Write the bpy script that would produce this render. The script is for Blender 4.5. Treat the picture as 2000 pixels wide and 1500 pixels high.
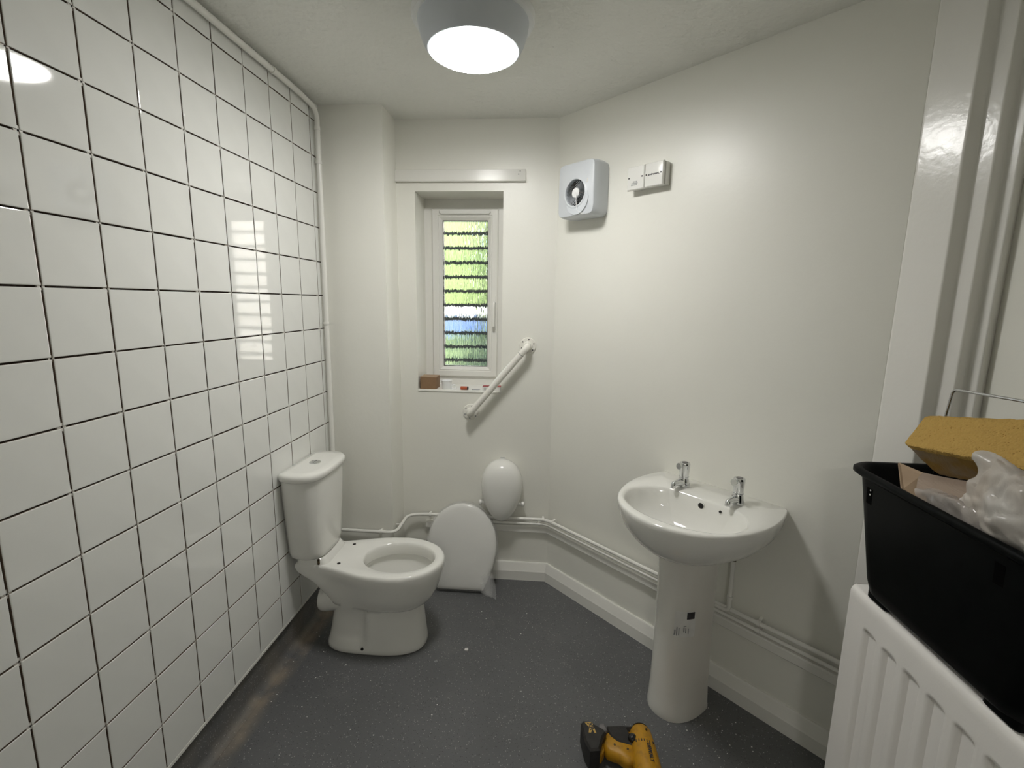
import bpy, bmesh, math, random
from mathutils import Vector, Matrix, noise as mnoise

for _o in list(bpy.data.objects):
    bpy.data.objects.remove(_o, do_unlink=True)
scn = bpy.context.scene
col = scn.collection
PI = math.pi

# ------------------------------------------------------------------ camera
cam_d = bpy.data.cameras.new('camera')
cam_d.sensor_fit = 'HORIZONTAL'; cam_d.sensor_width = 36.0
cam_d.lens = 933.77 / 2000 * 36.0
cam_d.clip_start = 0.02
cam = bpy.data.objects.new('camera', cam_d); col.objects.link(cam)
_r = Vector((0.99675690, 0.07894689, 0.01559048))
_u = Vector((-0.02861585, 0.16665725, 0.98559956))
_f = Vector((-0.07521175, 0.98284930, -0.16837590))
cam.matrix_world = Matrix(((_r.x, _u.x, -_f.x, 1.06648), (_r.y, _u.y, -_f.y, -0.94392),
                           (_r.z, _u.z, -_f.z, 1.50491), (0, 0, 0, 1)))
scn.camera = cam

# ------------------------------------------------------------------ world, exposure
LAMP_POWER = 63.0
FILL_POWER = 62.0  # strength of the added fill lamp behind the camera
SKY_STRENGTH = 0.8
SUN_STRENGTH = 14.0
EXPOSURE = 0.0
wld = bpy.data.worlds.new('sky'); scn.world = wld; wld.use_nodes = True
_nt = wld.node_tree
_sky = _nt.nodes.new('ShaderNodeTexSky'); _sky.sky_type = 'NISHITA'
_sky.sun_disc = False; _sky.sun_elevation = math.radians(38); _sky.sun_rotation = math.radians(200)
_bg = _nt.nodes['Background']; _bg.inputs[1].default_value = SKY_STRENGTH
_nt.links.new(_sky.outputs[0], _bg.inputs[0])
_sun = bpy.data.lights.new('sun', 'SUN'); _sun.energy = SUN_STRENGTH; _sun.angle = math.radians(.6); _sun.color = (1, .95, .87)
sun = bpy.data.objects.new('sun', _sun); col.objects.link(sun); sun.rotation_euler = (math.radians(50), 0, math.radians(-25))
vs = scn.view_settings
scn.display_settings.display_device = 'sRGB'
vs.view_transform = 'Standard'; vs.look = 'None'; vs.exposure = EXPOSURE; vs.gamma = 1.0
vs.use_curve_mapping = False

# ------------------------------------------------------------------ materials
def srgb(r, g, b):
    f = lambda c: (c / 255 / 12.92) if c / 255 <= 0.04045 else ((c / 255 + 0.055) / 1.055) ** 2.4
    return (f(r), f(g), f(b), 1.0)

def mat(name, color, rough=0.5, metal=0.0, spec=0.5, var=None, bump=None, coat=0.0, trans=0.0, alpha=1.0,
        emit=None, ior=None, sss=0.0):
    """var=(colour2, scale, lo, hi[, stretch]); bump=(scale, strength, distance[, stretch])"""
    m = bpy.data.materials.new(name); m.use_nodes = True
    nt = m.node_tree; b = nt.nodes['Principled BSDF']
    b.inputs['Base Color'].default_value = color
    b.inputs['Roughness'].default_value = rough
    b.inputs['Metallic'].default_value = metal
    b.inputs['Specular IOR Level'].default_value = spec
    b.inputs['Coat Weight'].default_value = coat
    b.inputs['Coat Roughness'].default_value = 0.06
    b.inputs['Transmission Weight'].default_value = trans
    b.inputs['Alpha'].default_value = alpha
    if ior: b.inputs['IOR'].default_value = ior
    if emit:
        b.inputs['Emission Color'].default_value = emit[0]; b.inputs['Emission Strength'].default_value = emit[1]
    tc = nt.nodes.new('ShaderNodeTexCoord')
    def coord(stretch):
        if not stretch: return tc.outputs['Object']
        mp = nt.nodes.new('ShaderNodeMapping'); mp.inputs['Scale'].default_value = stretch
        nt.links.new(tc.outputs['Object'], mp.inputs['Vector']); return mp.outputs[0]
    if var:
        c2, sc, lo, hi = var[:4]
        n = nt.nodes.new('ShaderNodeTexNoise'); n.inputs['Scale'].default_value = sc; n.inputs['Detail'].default_value = 4
        nt.links.new(coord(var[4] if len(var) > 4 else None), n.inputs['Vector'])
        r = nt.nodes.new('ShaderNodeValToRGB'); r.color_ramp.elements[0].position = lo; r.color_ramp.elements[1].position = hi
        r.color_ramp.elements[0].color = color; r.color_ramp.elements[1].color = c2
        nt.links.new(n.outputs['Fac'], r.inputs['Fac']); nt.links.new(r.outputs[0], b.inputs['Base Color'])
    if bump:
        sc, st, di = bump[:3]
        n = nt.nodes.new('ShaderNodeTexNoise'); n.inputs['Scale'].default_value = sc; n.inputs['Detail'].default_value = 3
        nt.links.new(coord(bump[3] if len(bump) > 3 else None), n.inputs['Vector'])
        bp = nt.nodes.new('ShaderNodeBump'); bp.inputs['Strength'].default_value = st; bp.inputs['Distance'].default_value = di
        nt.links.new(n.outputs['Fac'], bp.inputs['Height']); nt.links.new(bp.outputs[0], b.inputs['Normal'])
    return m

M = {}
M['paint'] = mat('wall_paint', (0.875, 0.868, 0.80, 1), 0.36, var=((0.855, 0.845, 0.775, 1), 2.2, .35, .7), bump=(38, .16, .004))
M['paint_gloss'] = mat('gloss_paint', (0.86, 0.845, 0.80, 1), 0.2, bump=(45, .2, .003))
M['trim'] = mat('trim_paint', (0.86, 0.85, 0.80, 1), 0.27, bump=(30, .08, .003))
M['ceiling'] = mat('ceiling_paint', (0.84, 0.84, 0.79, 1), 0.7, bump=(26, .75, .012))
M['tile'] = mat('glazed_tile', (0.83, 0.835, 0.80, 1), 0.05, spec=0.66, var=((0.815, 0.82, 0.785, 1), 9, .4, .6), bump=(11, .02, .002))
M['biscuit'] = mat('tile_biscuit', (0.20, 0.15, 0.11, 1), 0.9, var=((0.26, 0.20, 0.15, 1), 50, .4, .6))
M['joint'] = mat('tile_adhesive', (0.05, 0.036, 0.027, 1), 0.95, spec=.1, var=((0.11, 0.09, 0.075, 1), 60, .5, .75), bump=(200, .5, .002))
M['spacer'] = mat('tile_spacer', (0.72, 0.70, 0.65, 1), 0.5, var=((.55, .5, .45, 1), 80, .45, .7))
M['upvc'] = mat('white_upvc', (0.84, 0.83, 0.78, 1), 0.24, bump=(12, .02, .002))
M['ceramic'] = mat('white_ceramic', (0.85, 0.845, 0.80, 1), 0.09, coat=.3, var=((0.835, 0.83, 0.785, 1), 6, .4, .6))
M['ceramic_dusty'] = mat('dusty_ceramic', (0.79, 0.78, 0.73, 1), 0.24, var=((0.70, 0.66, 0.60, 1), 3.2, .45, .75, (1, 1, .35)), coat=.1)
M['hole'] = mat('dark_hole', (0.012, 0.011, 0.010, 1), 0.8, var=((.02, .018, .016, 1), 30, .4, .6))
M['slot'] = mat('slot_black', (0.001, 0.001, 0.001, 1), 0.9, spec=.05, var=((.0015, .0015, .0015, 1), 30, .4, .6))
M['chrome'] = mat('chrome', (0.72, 0.73, 0.74, 1), 0.07, metal=1, bump=(60, .02, .001))
M['steel'] = mat('steel_wire', (0.5, 0.5, 0.5, 1), 0.22, metal=1, bump=(90, .05, .001))
M['brass'] = mat('dull_brass', (0.16, 0.12, 0.07, 1), 0.5, metal=.8, var=((.05, .04, .03, 1), 90, .4, .6))
M['plastic'] = mat('white_plastic', (0.83, 0.825, 0.785, 1), 0.22, bump=(20, .02, .002))
M['fan_plastic'] = mat('fan_plastic', (0.66, 0.69, 0.72, 1), 0.3, var=((0.63, 0.66, 0.69, 1), 7, .4, .65))
M['bar'] = mat('ivory_bar', (0.84, 0.825, 0.76, 1), 0.22, bump=(25, .02, .002))
M['lamp_body'] = mat('lamp_grey_plastic', (0.70, 0.74, 0.79, 1), 0.4, var=((0.67, 0.71, 0.76, 1), 5, .4, .6))
M['lamp_white'] = mat('lamp_base_plastic', (0.87, 0.88, 0.87, 1), 0.35, bump=(20, .02, .002))
M['lamp_glow'] = mat('lamp_diffuser', (0.9, 0.9, 0.9, 1), 0.4, emit=((1.0, 0.985, 0.955, 1), LAMP_POWER))
M['fill_glow'] = mat('fill_diffuser', (0.9, 0.9, 0.9, 1), 0.4, emit=((1.0, 0.97, 0.92, 1), FILL_POWER))  # glow of the added, unseen fill lamp
M['tub'] = mat('black_tub_plastic', (0.0018, 0.0024, 0.0024, 1), 0.45, spec=.07, var=((0.003, 0.0036, 0.0038, 1), 14, .4, .7), bump=(160, .05, .001))
M['rad'] = mat('radiator_enamel', (0.89, 0.865, 0.83, 1), 0.4, bump=(240, .12, .001))
M['card'] = mat('brown_card', (0.30, 0.185, 0.10, 1), 0.8, var=((0.25, 0.15, 0.08, 1), 12, .35, .65), bump=(120, .1, .001))
M['card_pale'] = mat('pale_card', (0.40, 0.29, 0.19, 1), 0.75, var=((0.34, 0.24, 0.155, 1), 10, .35, .65), bump=(100, .1, .001))
M['corrugated'] = mat('corrugated_card', (0.36, 0.28, 0.22, 1), 0.8, bump=(16, .8, .004, (1, 1, 14)))
M['orange'] = mat('red_orange_plastic', (0.48, 0.10, 0.035, 1), 0.4, var=((.4, .08, .03, 1), 60, .4, .6))
M['red'] = mat('red_print', (0.35, 0.035, 0.03, 1), 0.5, var=((.28, .03, .03, 1), 60, .4, .6))
M['black'] = mat('black_rubber', (0.014, 0.013, 0.012, 1), 0.5, var=((.025, .022, .02, 1), 40, .4, .7), bump=(220, .15, .001))
M['blackgloss'] = mat('black_gloss', (0.010, 0.010, 0.010, 1), 0.18, var=((.016, .016, .016, 1), 40, .4, .7))
M['yellow'] = mat('tool_yellow', (0.52, 0.26, 0.010, 1), 0.45, var=((0.30, 0.15, 0.02, 1), 55, .5, .8), bump=(150, .1, .001))
M['yellow_print'] = mat('yellow_print', (0.60, 0.40, 0.10, 1), 0.5, var=((.5, .33, .1, 1), 60, .4, .6))
M['grey_clip'] = mat('grey_metal_clip', (0.23, 0.22, 0.22, 1), 0.4, metal=.5, var=((.17, .16, .16, 1), 70, .4, .6))
M['sticker'] = mat('white_sticker', (0.74, 0.73, 0.70, 1), 0.5, var=((.7, .69, .66, 1), 40, .4, .6))
M['ink'] = mat('dark_ink', (0.03, 0.028, 0.03, 1), 0.6, var=((.045, .04, .045, 1), 80, .4, .6))
M['ink_grey'] = mat('grey_ink', (0.22, 0.23, 0.23, 1), 0.6, var=((.27, .28, .28, 1), 80, .4, .6))
M['film'] = mat('clear_film', (0.9, 0.9, 0.9, 1), 0.1, alpha=0.17, spec=.9, bump=(26, 1.0, .012, (1, 1, .6)))
M['bag'] = mat('milky_plastic_bag', (0.60, 0.57, 0.53, 1), 0.3, alpha=0.86, spec=.6, var=((0.52, 0.46, 0.40, 1), 9, .4, .7), bump=(30, .5, .006))
M['pouch'] = mat('clear_pouch', (0.55, 0.50, 0.47, 1), 0.16, alpha=0.55, spec=.8, var=((0.45, 0.40, 0.36, 1), 9, .4, .7), bump=(40, .6, .006))

def floor_mat():
    m = bpy.data.materials.new('speckled_vinyl'); m.use_nodes = True
    nt = m.node_tree; b = nt.nodes['Principled BSDF']; L = nt.links.new
    tc = nt.nodes.new('ShaderNodeTexCoord'); P = tc.outputs['Object']
    def noise(scale, detail=2, vec=None):
        n = nt.nodes.new('ShaderNodeTexNoise'); n.inputs['Scale'].default_value = scale; n.inputs['Detail'].default_value = detail
        L(vec or P, n.inputs['Vector']); return n.outputs['Fac']
    def ramp(fac, lo, hi):
        r = nt.nodes.new('ShaderNodeMapRange'); r.inputs['From Min'].default_value = lo; r.inputs['From Max'].default_value = hi
        r.clamp = True; L(fac, r.inputs['Value']); return r.outputs[0]
    def mix(fac, a, c):
        x = nt.nodes.new('ShaderNodeMix'); x.data_type = 'RGBA'
        L(fac, x.inputs['Factor'])
        for s, v in ((6, a), (7, c)):
            if isinstance(v, tuple): x.inputs[s].default_value = v
            else: L(v, x.inputs[s])
        return x.outputs[2]
    def mul(a, k):
        x = nt.nodes.new('ShaderNodeMath'); x.operation = 'MULTIPLY'
        L(a, x.inputs[0])
        if isinstance(k, (int, float)): x.inputs[1].default_value = k
        else: L(k, x.inputs[1])
        return x.outputs[0]
    base = mix(ramp(noise(3, 3), .35, .65), (0.118, 0.120, 0.121, 1), (0.135, 0.137, 0.138, 1))
    # chips: light flecks and dark flecks
    v = nt.nodes.new('ShaderNodeTexVoronoi'); v.inputs['Scale'].default_value = 170; L(P, v.inputs['Vector'])
    near = ramp(v.outputs['Distance'], .34, .22)
    sep = nt.nodes.new('ShaderNodeSeparateColor'); L(v.outputs['Color'], sep.inputs[0])
    base = mix(mul(mul(near, ramp(sep.outputs[0], .70, .74)), .8), base, (0.36, 0.36, 0.35, 1))
    base = mix(mul(mul(near, ramp(sep.outputs[1], .62, .66)), .7), base, (0.05, 0.05, 0.052, 1))
    # dried adhesive dust swept along the wall under the tiles, scuffs in the middle
    sx = nt.nodes.new('ShaderNodeSeparateXYZ'); L(P, sx.inputs[0])
    band = mul(ramp(sx.outputs[0], .075, .03), ramp(sx.outputs[0], -.03, .012))
    band = mul(band, ramp(noise(7, 4), .36, .62))
    band = mul(band, ramp(sx.outputs[1], -.1, .5))
    base = mix(mul(band, .85), base, (0.36, 0.30, 0.225, 1))
    base = mix(mul(ramp(noise(5, 5), .60, .74), .16), base, (0.24, 0.235, 0.22, 1))
    L(base, b.inputs['Base Color'])
    b.inputs['Roughness'].default_value = .52
    b.inputs['Specular IOR Level'].default_value = .35
    bp = nt.nodes.new('ShaderNodeBump'); bp.inputs['Strength'].default_value = .15; bp.inputs['Distance'].default_value = .001
    L(noise(400, 2), bp.inputs['Height']); L(bp.outputs[0], b.inputs['Normal'])
    return m
M['floor'] = floor_mat()

def sponge_mat():
    m = bpy.data.materials.new('yellow_sponge'); m.use_nodes = True
    nt = m.node_tree; b = nt.nodes['Principled BSDF']; L = nt.links.new
    tc = nt.nodes.new('ShaderNodeTexCoord')
    v = nt.nodes.new('ShaderNodeTexVoronoi'); v.inputs['Scale'].default_value = 190; L(tc.outputs['Object'], v.inputs['Vector'])
    n = nt.nodes.new('ShaderNodeTexNoise'); n.inputs['Scale'].default_value = 60; n.inputs['Detail'].default_value = 3; L(tc.outputs['Object'], n.inputs['Vector'])
    a = nt.nodes.new('ShaderNodeMath'); a.operation = 'ADD'; L(v.outputs['Distance'], a.inputs[0]); L(n.outputs['Fac'], a.inputs[1])
    r = nt.nodes.new('ShaderNodeValToRGB')
    r.color_ramp.elements[0].position = .48; r.color_ramp.elements[0].color = (0.26, 0.14, 0.03, 1)
    r.color_ramp.elements[1].position = .66; r.color_ramp.elements[1].color = (0.53, 0.345, 0.105, 1)
    L(a.outputs[0], r.inputs[0])
    # grey grout residue on the underside third
    n2 = nt.nodes.new('ShaderNodeTexNoise'); n2.inputs['Scale'].default_value = 9; n2.inputs['Detail'].default_value = 4; L(tc.outputs['Object'], n2.inputs['Vector'])
    L(r.outputs[0], b.inputs['Base Color'])
    b.inputs['Roughness'].default_value = .95; b.inputs['Specular IOR Level'].default_value = .1
    bp = nt.nodes.new('ShaderNodeBump'); bp.inputs['Strength'].default_value = .8; bp.inputs['Distance'].default_value = .004
    L(a.outputs[0], bp.inputs['Height']); L(bp.outputs[0], b.inputs['Normal'])
    return m
M['sponge'] = sponge_mat()
M['sponge_dirty'] = mat('dirty_sponge', (0.30, 0.19, 0.06, 1), 0.95, spec=.1, var=((0.30, 0.24, 0.17, 1), 14, .4, .65), bump=(120, .7, .004))

def glass_mat():
    m = bpy.data.materials.new('rain_textured_glass'); m.use_nodes = True
    nt = m.node_tree; b = nt.nodes['Principled BSDF']; L = nt.links.new
    b.inputs['Transmission Weight'].default_value = 1.0; b.inputs['Roughness'].default_value = 0.02
    b.inputs['IOR'].default_value = 1.45; b.inputs['Base Color'].default_value = (.97, .98, .97, 1)
    tc = nt.nodes.new('ShaderNodeTexCoord'); mp = nt.nodes.new('ShaderNodeMapping')
    mp.inputs['Scale'].default_value = (210, 1, 17); L(tc.outputs['Object'], mp.inputs['Vector'])
    n = nt.nodes.new('ShaderNodeTexNoise'); n.inputs['Scale'].default_value = 1.0; n.inputs['Detail'].default_value = 2; L(mp.outputs[0], n.inputs['Vector'])
    bp = nt.nodes.new('ShaderNodeBump'); bp.inputs['Strength'].default_value = 1.0; bp.inputs['Distance'].default_value = .003
    L(n.outputs['Fac'], bp.inputs['Height']); L(bp.outputs[0], b.inputs['Normal'])
    return m
M['glass'] = glass_mat()
M['glass_plain'] = mat('clear_glass', (.97, .98, .97, 1), 0.0, trans=1.0, ior=1.45, bump=(3, .01, .001))
# outside
M['leaf'] = mat('bright_leaves', (0.10, 0.165, 0.035, 1), 0.6, var=((0.23, 0.27, 0.11, 1), 3.5, .42, .62))
M['leaf2'] = mat('fresh_leaves', (0.035, 0.065, 0.025, 1), 0.6, var=((0.20, 0.26, 0.10, 1), 4, .44, .58))
M['blue'] = mat('blue_paint', (0.05, 0.11, 0.27, 1), 0.4, var=((.15, .20, .32, 1), 4, .4, .6))
M['pale_wall'] = mat('pale_render', (0.86, 0.81, 0.75, 1), 0.8, var=((.80, .74, .68, 1), 3, .4, .6))
M['dark_bar'] = mat('dark_painted_steel', (0.016, 0.018, 0.018, 1), 0.6, var=((.03, .03, .03, 1), 20, .4, .6))
M['bark'] = mat('tree_bark', (0.07, 0.05, 0.035, 1), 0.9, var=((.12, .09, .06, 1), 12, .4, .6))
M['ground'] = mat('lawn', (0.09, 0.14, 0.035, 1), 0.9, var=((.15, .19, .06, 1), 3, .4, .6))
M['masonry'] = mat('outside_masonry', (0.30, 0.20, 0.15, 1), 0.9, var=((.36, .25, .19, 1), 6, .4, .6))

# ------------------------------------------------------------------ mesh helpers
class MB:
    def __init__(s): s.v = []; s.f = []
    def add(s, vs_, fs):
        o = len(s.v); s.v += [tuple(p) for p in vs_]; s.f += [tuple(i + o for i in f) for f in fs]; return s
    def box(s, x0, x1, y0, y1, z0, z1):
        return s.add([(x0, y0, z0), (x1, y0, z0), (x1, y1, z0), (x0, y1, z0), (x0, y0, z1), (x1, y0, z1), (x1, y1, z1), (x0, y1, z1)],
                     [(0, 3, 2, 1), (4, 5, 6, 7), (0, 1, 5, 4), (1, 2, 6, 5), (2, 3, 7, 6), (3, 0, 4, 7)])
    def loft(s, rings, cap0=True, cap1=True, closed=True):
        o = len(s.v); n = len(rings[0])
        for r in rings: s.v += [tuple(p) for p in r]
        for k in range(len(rings) - 1):
            a, b = o + k * n, o + (k + 1) * n
            for i in range(n if closed else n - 1):
                j = (i + 1) % n
                s.f.append((a + i, a + j, b + j, b + i))
        if cap0: s.f.append(tuple(o + i for i in reversed(range(n))))
        if cap1: s.f.append(tuple(o + (len(rings) - 1) * n + i for i in range(n)))
        return s
    def prism(s, poly, z0, z1, bev=0.0):
        """plan polygon (counter-clockwise) extruded, optional chamfer at the top and bottom edge"""
        if bev:
            ins = inset(poly, bev)
            rings = [[(x, y, z0) for x, y in ins], [(x, y, z0 + bev) for x, y in poly],
                     [(x, y, z1 - bev) for x, y in poly], [(x, y, z1) for x, y in ins]]
        else:
            rings = [[(x, y, z0) for x, y in poly], [(x, y, z1) for x, y in poly]]
        return s.loft(rings)
    def lathe(s, prof, n=32, c=(0, 0, 0), axis='z', cap0=True, cap1=True):
        rings = []
        for r, h in prof:
            ring = []
            for i in range(n):
                a = 2 * PI * i / n
                p = (r * math.cos(a), r * math.sin(a), h)
                if axis == 'y': p = (p[0], p[2], -p[1])
                if axis == '-y': p = (p[0], -p[2], p[1])
                if axis == 'x': p = (p[2], p[0], p[1])
                if axis == '-x': p = (-p[2], -p[0], p[1])
                ring.append((p[0] + c[0], p[1] + c[1], p[2] + c[2]))
            rings.append(ring)
        return s.loft(rings, cap0, cap1)
    def tube(s, path, r, n=12, caps=True):
        path = [Vector(p) for p in path]
        rings = []; up = None
        for i, p in enumerate(path):
            t = ((path[i + 1] if i + 1 < len(path) else p) - (path[i - 1] if i else p)).normalized()
            if up is None:
                up = Vector((0, 0, 1)) if abs(t.z) < .9 else Vector((1, 0, 0))
            a = t.cross(up).normalized(); up = a.cross(t).normalized()
            rr = r[i] if isinstance(r, (list, tuple)) else r
            rings.append([p + (a * math.cos(2 * PI * k / n) + up * math.sin(2 * PI * k / n)) * rr for k in range(n)])
        return s.loft(rings, caps, caps)
    def grid(s, pts):
        """pts[row][col]"""
        o = len(s.v); nc = len(pts[0])
        for row in pts: s.v += [tuple(p) for p in row]
        for i in range(len(pts) - 1):
            for j in range(nc - 1):
                s.f.append((o + i * nc + j, o + i * nc + j + 1, o + (i + 1) * nc + j + 1, o + (i + 1) * nc + j))
        return s
    def mesh(s, name, smooth=True, angle=38):
        me = bpy.data.meshes.new(name); me.from_pydata(s.v, [], s.f); me.validate(); me.update()
        bm = bmesh.new(); bm.from_mesh(me); bmesh.ops.recalc_face_normals(bm, faces=bm.faces); bm.to_mesh(me); bm.free()
        if smooth:
            me.polygons.foreach_set('use_smooth', [True] * len(me.polygons))
            me.set_sharp_from_angle(angle=math.radians(angle))
        return me

def inset(poly, d):
    n = len(poly); out = []
    area = sum(poly[i][0] * poly[(i + 1) % n][1] - poly[(i + 1) % n][0] * poly[i][1] for i in range(n))
    sg = 1 if area > 0 else -1
    for i in range(n):
        p0, p1, p2 = Vector(poly[i - 1]), Vector(poly[i]), Vector(poly[(i + 1) % n])
        e1 = (p1 - p0).normalized(); e2 = (p2 - p1).normalized()
        n1 = Vector((-e1.y, e1.x)) * sg; n2 = Vector((-e2.y, e2.x)) * sg
        m = (n1 + n2); m = m / max(m.length_squared, .3) * 2 * d
        out.append((p1.x + m.x, p1.y + m.y))
    return out

def fillet(pts, rad, n=6):
    pts = [Vector(p) for p in pts]; out = [pts[0]]
    for i in range(1, len(pts) - 1):
        a, b, c = pts[i - 1], pts[i], pts[i + 1]
        da, dc = (a - b), (c - b); r = min(rad, da.length * .45, dc.length * .45)
        p, q_ = b + da.normalized() * r, b + dc.normalized() * r
        for k in range(n + 1):
            t = k / n; out.append(p * (1 - t) ** 2 + b * 2 * t * (1 - t) + q_ * t * t)
    out.append(pts[-1]); return out

def rbox_ring(x0, x1, y0, y1, r, z, n=4):
    pts = []
    for cx, cy, a0 in ((x1 - r, y1 - r, 0), (x0 + r, y1 - r, PI / 2), (x0 + r, y0 + r, PI), (x1 - r, y0 + r, 1.5 * PI)):
        for k in range(n + 1):
            a = a0 + PI / 2 * k / n; pts.append((cx + r * math.cos(a), cy + r * math.sin(a), z))
    return pts

def rbox(mb, x0, x1, y0, y1, z0, z1, r=.01, b=.004, n=4):
    return mb.loft([rbox_ring(x0 + b, x1 - b, y0 + b, y1 - b, max(r - b, .001), z0, n), rbox_ring(x0, x1, y0, y1, r, z0 + b, n),
                    rbox_ring(x0, x1, y0, y1, r, z1 - b, n), rbox_ring(x0 + b, x1 - b, y0 + b, y1 - b, max(r - b, .001), z1, n)])

def obj(name, mb, m, parent=None, smooth=True, angle=38, kind=None, label=None):
    me = mb.mesh(name, smooth, angle) if isinstance(mb, MB) else mb
    o = bpy.data.objects.new(name, me); col.objects.link(o)
    mm = M[m] if isinstance(m, str) else m
    if not me.materials: me.materials.append(mm)
    if parent is not None: o.parent = parent
    if kind: o['kind'] = kind
    if label: o['label'] = label
    return o

def thing(name, label, cat, loc=(0, 0, 0), rotz=0.0, group=None):
    o = bpy.data.objects.new(name, None); col.objects.link(o)
    o.empty_display_size = .05
    o.location = loc; o.rotation_euler = (0, 0, rotz); o['label'] = label; o['category'] = cat
    if group: o['group'] = group
    return o

def tag(o, label, cat, group=None):
    o['label'] = label; o['category'] = cat
    if group: o['group'] = group
    return o

def struct(name, mb, m, label=None, smooth=False, cat=None):
    o = obj(name, mb, m, smooth=smooth, kind='structure')
    o['label'] = label or name; o['category'] = cat or name.split('_')[0]
    return o

def text_mesh(s, size, ext=.0003, bold=0.0):
    cu = bpy.data.curves.new('txt', 'FONT'); cu.body = s; cu.size = size; cu.extrude = ext; cu.offset = bold
    cu.align_x = 'CENTER'; cu.align_y = 'CENTER'; cu.resolution_u = 2
    t = bpy.data.objects.new('txt', cu); col.objects.link(t)
    bpy.context.view_layer.update()
    me = bpy.data.meshes.new_from_object(t.evaluated_get(bpy.context.evaluated_depsgraph_get()))
    bpy.data.objects.remove(t); return me

def put_text(name, s, size, m, parent, loc, xdir, ydir, bold=0.0):
    me = text_mesh(s, size, bold=bold); x = Vector(xdir).normalized(); y = Vector(ydir).normalized(); z = x.cross(y)
    R = Matrix((x, y, z)).transposed().to_4x4(); R.translation = Vector(loc)
    me.transform(R); return obj(name, me, m, parent, smooth=False)

# 45 degree wall: s runs along it from the back corner, d is the distance out into the room
R2 = math.sqrt(.5)
W0 = (1.088, 1.488)
def W(s, d=0.0, z=0.0): return (W0[0] + s * R2 - d * R2, W0[1] - s * R2 - d * R2, z)
AW = -PI / 4

H = 2.363   # ceiling height
YB = 1.488  # back wall
YC = 1.305  # face of the boxed-in column
XC = 0.293  # its right edge

# ================================================================== SETTING
fl = struct('floor', MB().box(-.25, 2.5, -1.75, 1.80, -.1, 0), 'floor', 'dark grey vinyl floor with pale flecks')
struct('ceiling', MB().box(-.25, 2.5, -1.75, 1.80, H, H + .1), 'ceiling', 'off-white stippled ceiling')

wl = struct('wall_left', MB().box(-.2, -.007, -1.6, YC + .1, .15, H), 'joint', 'white square tiled wall with open dark joints')
# skirting of the same vinyl, turned up the wall under the tiles
mb = MB(); prof = [(-.2, .15), (-.018, .15), (-.018, .035)]
for k in range(1, 6):
    a = PI / 2 * k / 5; prof.append((-.018 + .03 * (1 - math.cos(a)), .035 - .034 * math.sin(a)))
prof += [(.014, .001), (.014, 0), (-.2, 0)]
mb.loft([[(x, y, z) for x, z in prof] for y in (-1.6, YC)])
struct('baseboard_left', mb, 'floor', 'dark vinyl upstand under the tiled wall', smooth=True)
struct('trim_1', MB().box(-.018, .001, -1.6, YC, .150, .160), 'trim', 'thin white strip under the lowest row of tiles')

# tiles
PT = .1525; GAP = .0042; TH = .007
ZR0 = 2.285
_tile_cache = {}
def tile_mesh(w, h):
    key = (round(w, 4), round(h, 4))
    if key not in _tile_cache:
        c = .0014; a, b = w / 2, h / 2
        m_ = MB().loft([[(-TH, -a, -b), (-TH, a, -b), (-TH, a, b), (-TH, -a, b)],
                        [(-c, -a, -b), (-c, a, -b), (-c, a, b), (-c, -a, b)],
                        [(-c * .3, -a + c * .45, -b + c * .45), (-c * .3, a - c * .45, -b + c * .45), (-c * .3, a - c * .45, b - c * .45), (-c * .3, -a + c * .45, b - c * .45)],
                        [(0, -a + c * 1.6, -b + c * 1.6), (0, a - c * 1.6, -b + c * 1.6), (0, a - c * 1.6, b - c * 1.6), (0, -a + c * 1.6, b - c * 1.6)]], cap0=False)
        me = m_.mesh('tile', False); me.materials.append(M['tile']); me.materials.append(M['biscuit'])
        for f_ in me.polygons:
            if abs(f_.normal.x) < .1: f_.material_index = 1
        _tile_cache[key] = me
    return _tile_cache[key]
rng = random.Random(5)
rows = [(ZR0 + .070, ZR0)] + [(ZR0 - PT * r, ZR0 - PT * (r + 1)) for r in range(13)] + [(ZR0 - PT * 13, .160 - GAP / 2)]
rows[0] = (H + GAP / 2 - .002, ZR0)
rest = MB()
for c in range(-10, 9):
    y0, y1 = c * PT, (c + 1) * PT
    if c == 8: y1 = YC + GAP / 2
    for (zt, zb) in rows:
        w, h = y1 - y0 - GAP, zt - zb - GAP
        cy, cz = (y0 + y1) / 2, (zt + zb) / 2
        if c >= -5:
            o = bpy.data.objects.new('tile', tile_mesh(w, h)); col.objects.link(o); o.parent = wl
            o.location = (rng.uniform(-.0003, .0003), cy + rng.uniform(-.0003, .0003), cz + rng.uniform(-.0003, .0003))
            o.rotation_euler = (0, rng.gauss(0, .0016), rng.gauss(0, .0016))
        else:
            rest.box(-TH, 0, cy - w / 2, cy + w / 2, cz - h / 2, cz + h / 2)
obj('tile_rest', rest, 'tile', wl, smooth=False, kind='stuff')
sp = MB()
for c in range(-5, 9):
    for r in range(0, 14):
        y, z = c * PT, ZR0 - PT * r
        l = .0075 + rng.uniform(-.001, .002); g = GAP / 2
        d0 = rng.uniform(-.0035, -.0015)
        sp.box(-TH, d0, y - l, y + l, z - g, z + g).box(-TH, d0, y - g, y + g, z - l, z + l)
obj('tile_spacers', sp, 'spacer', wl, smooth=False, kind='stuff')

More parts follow.
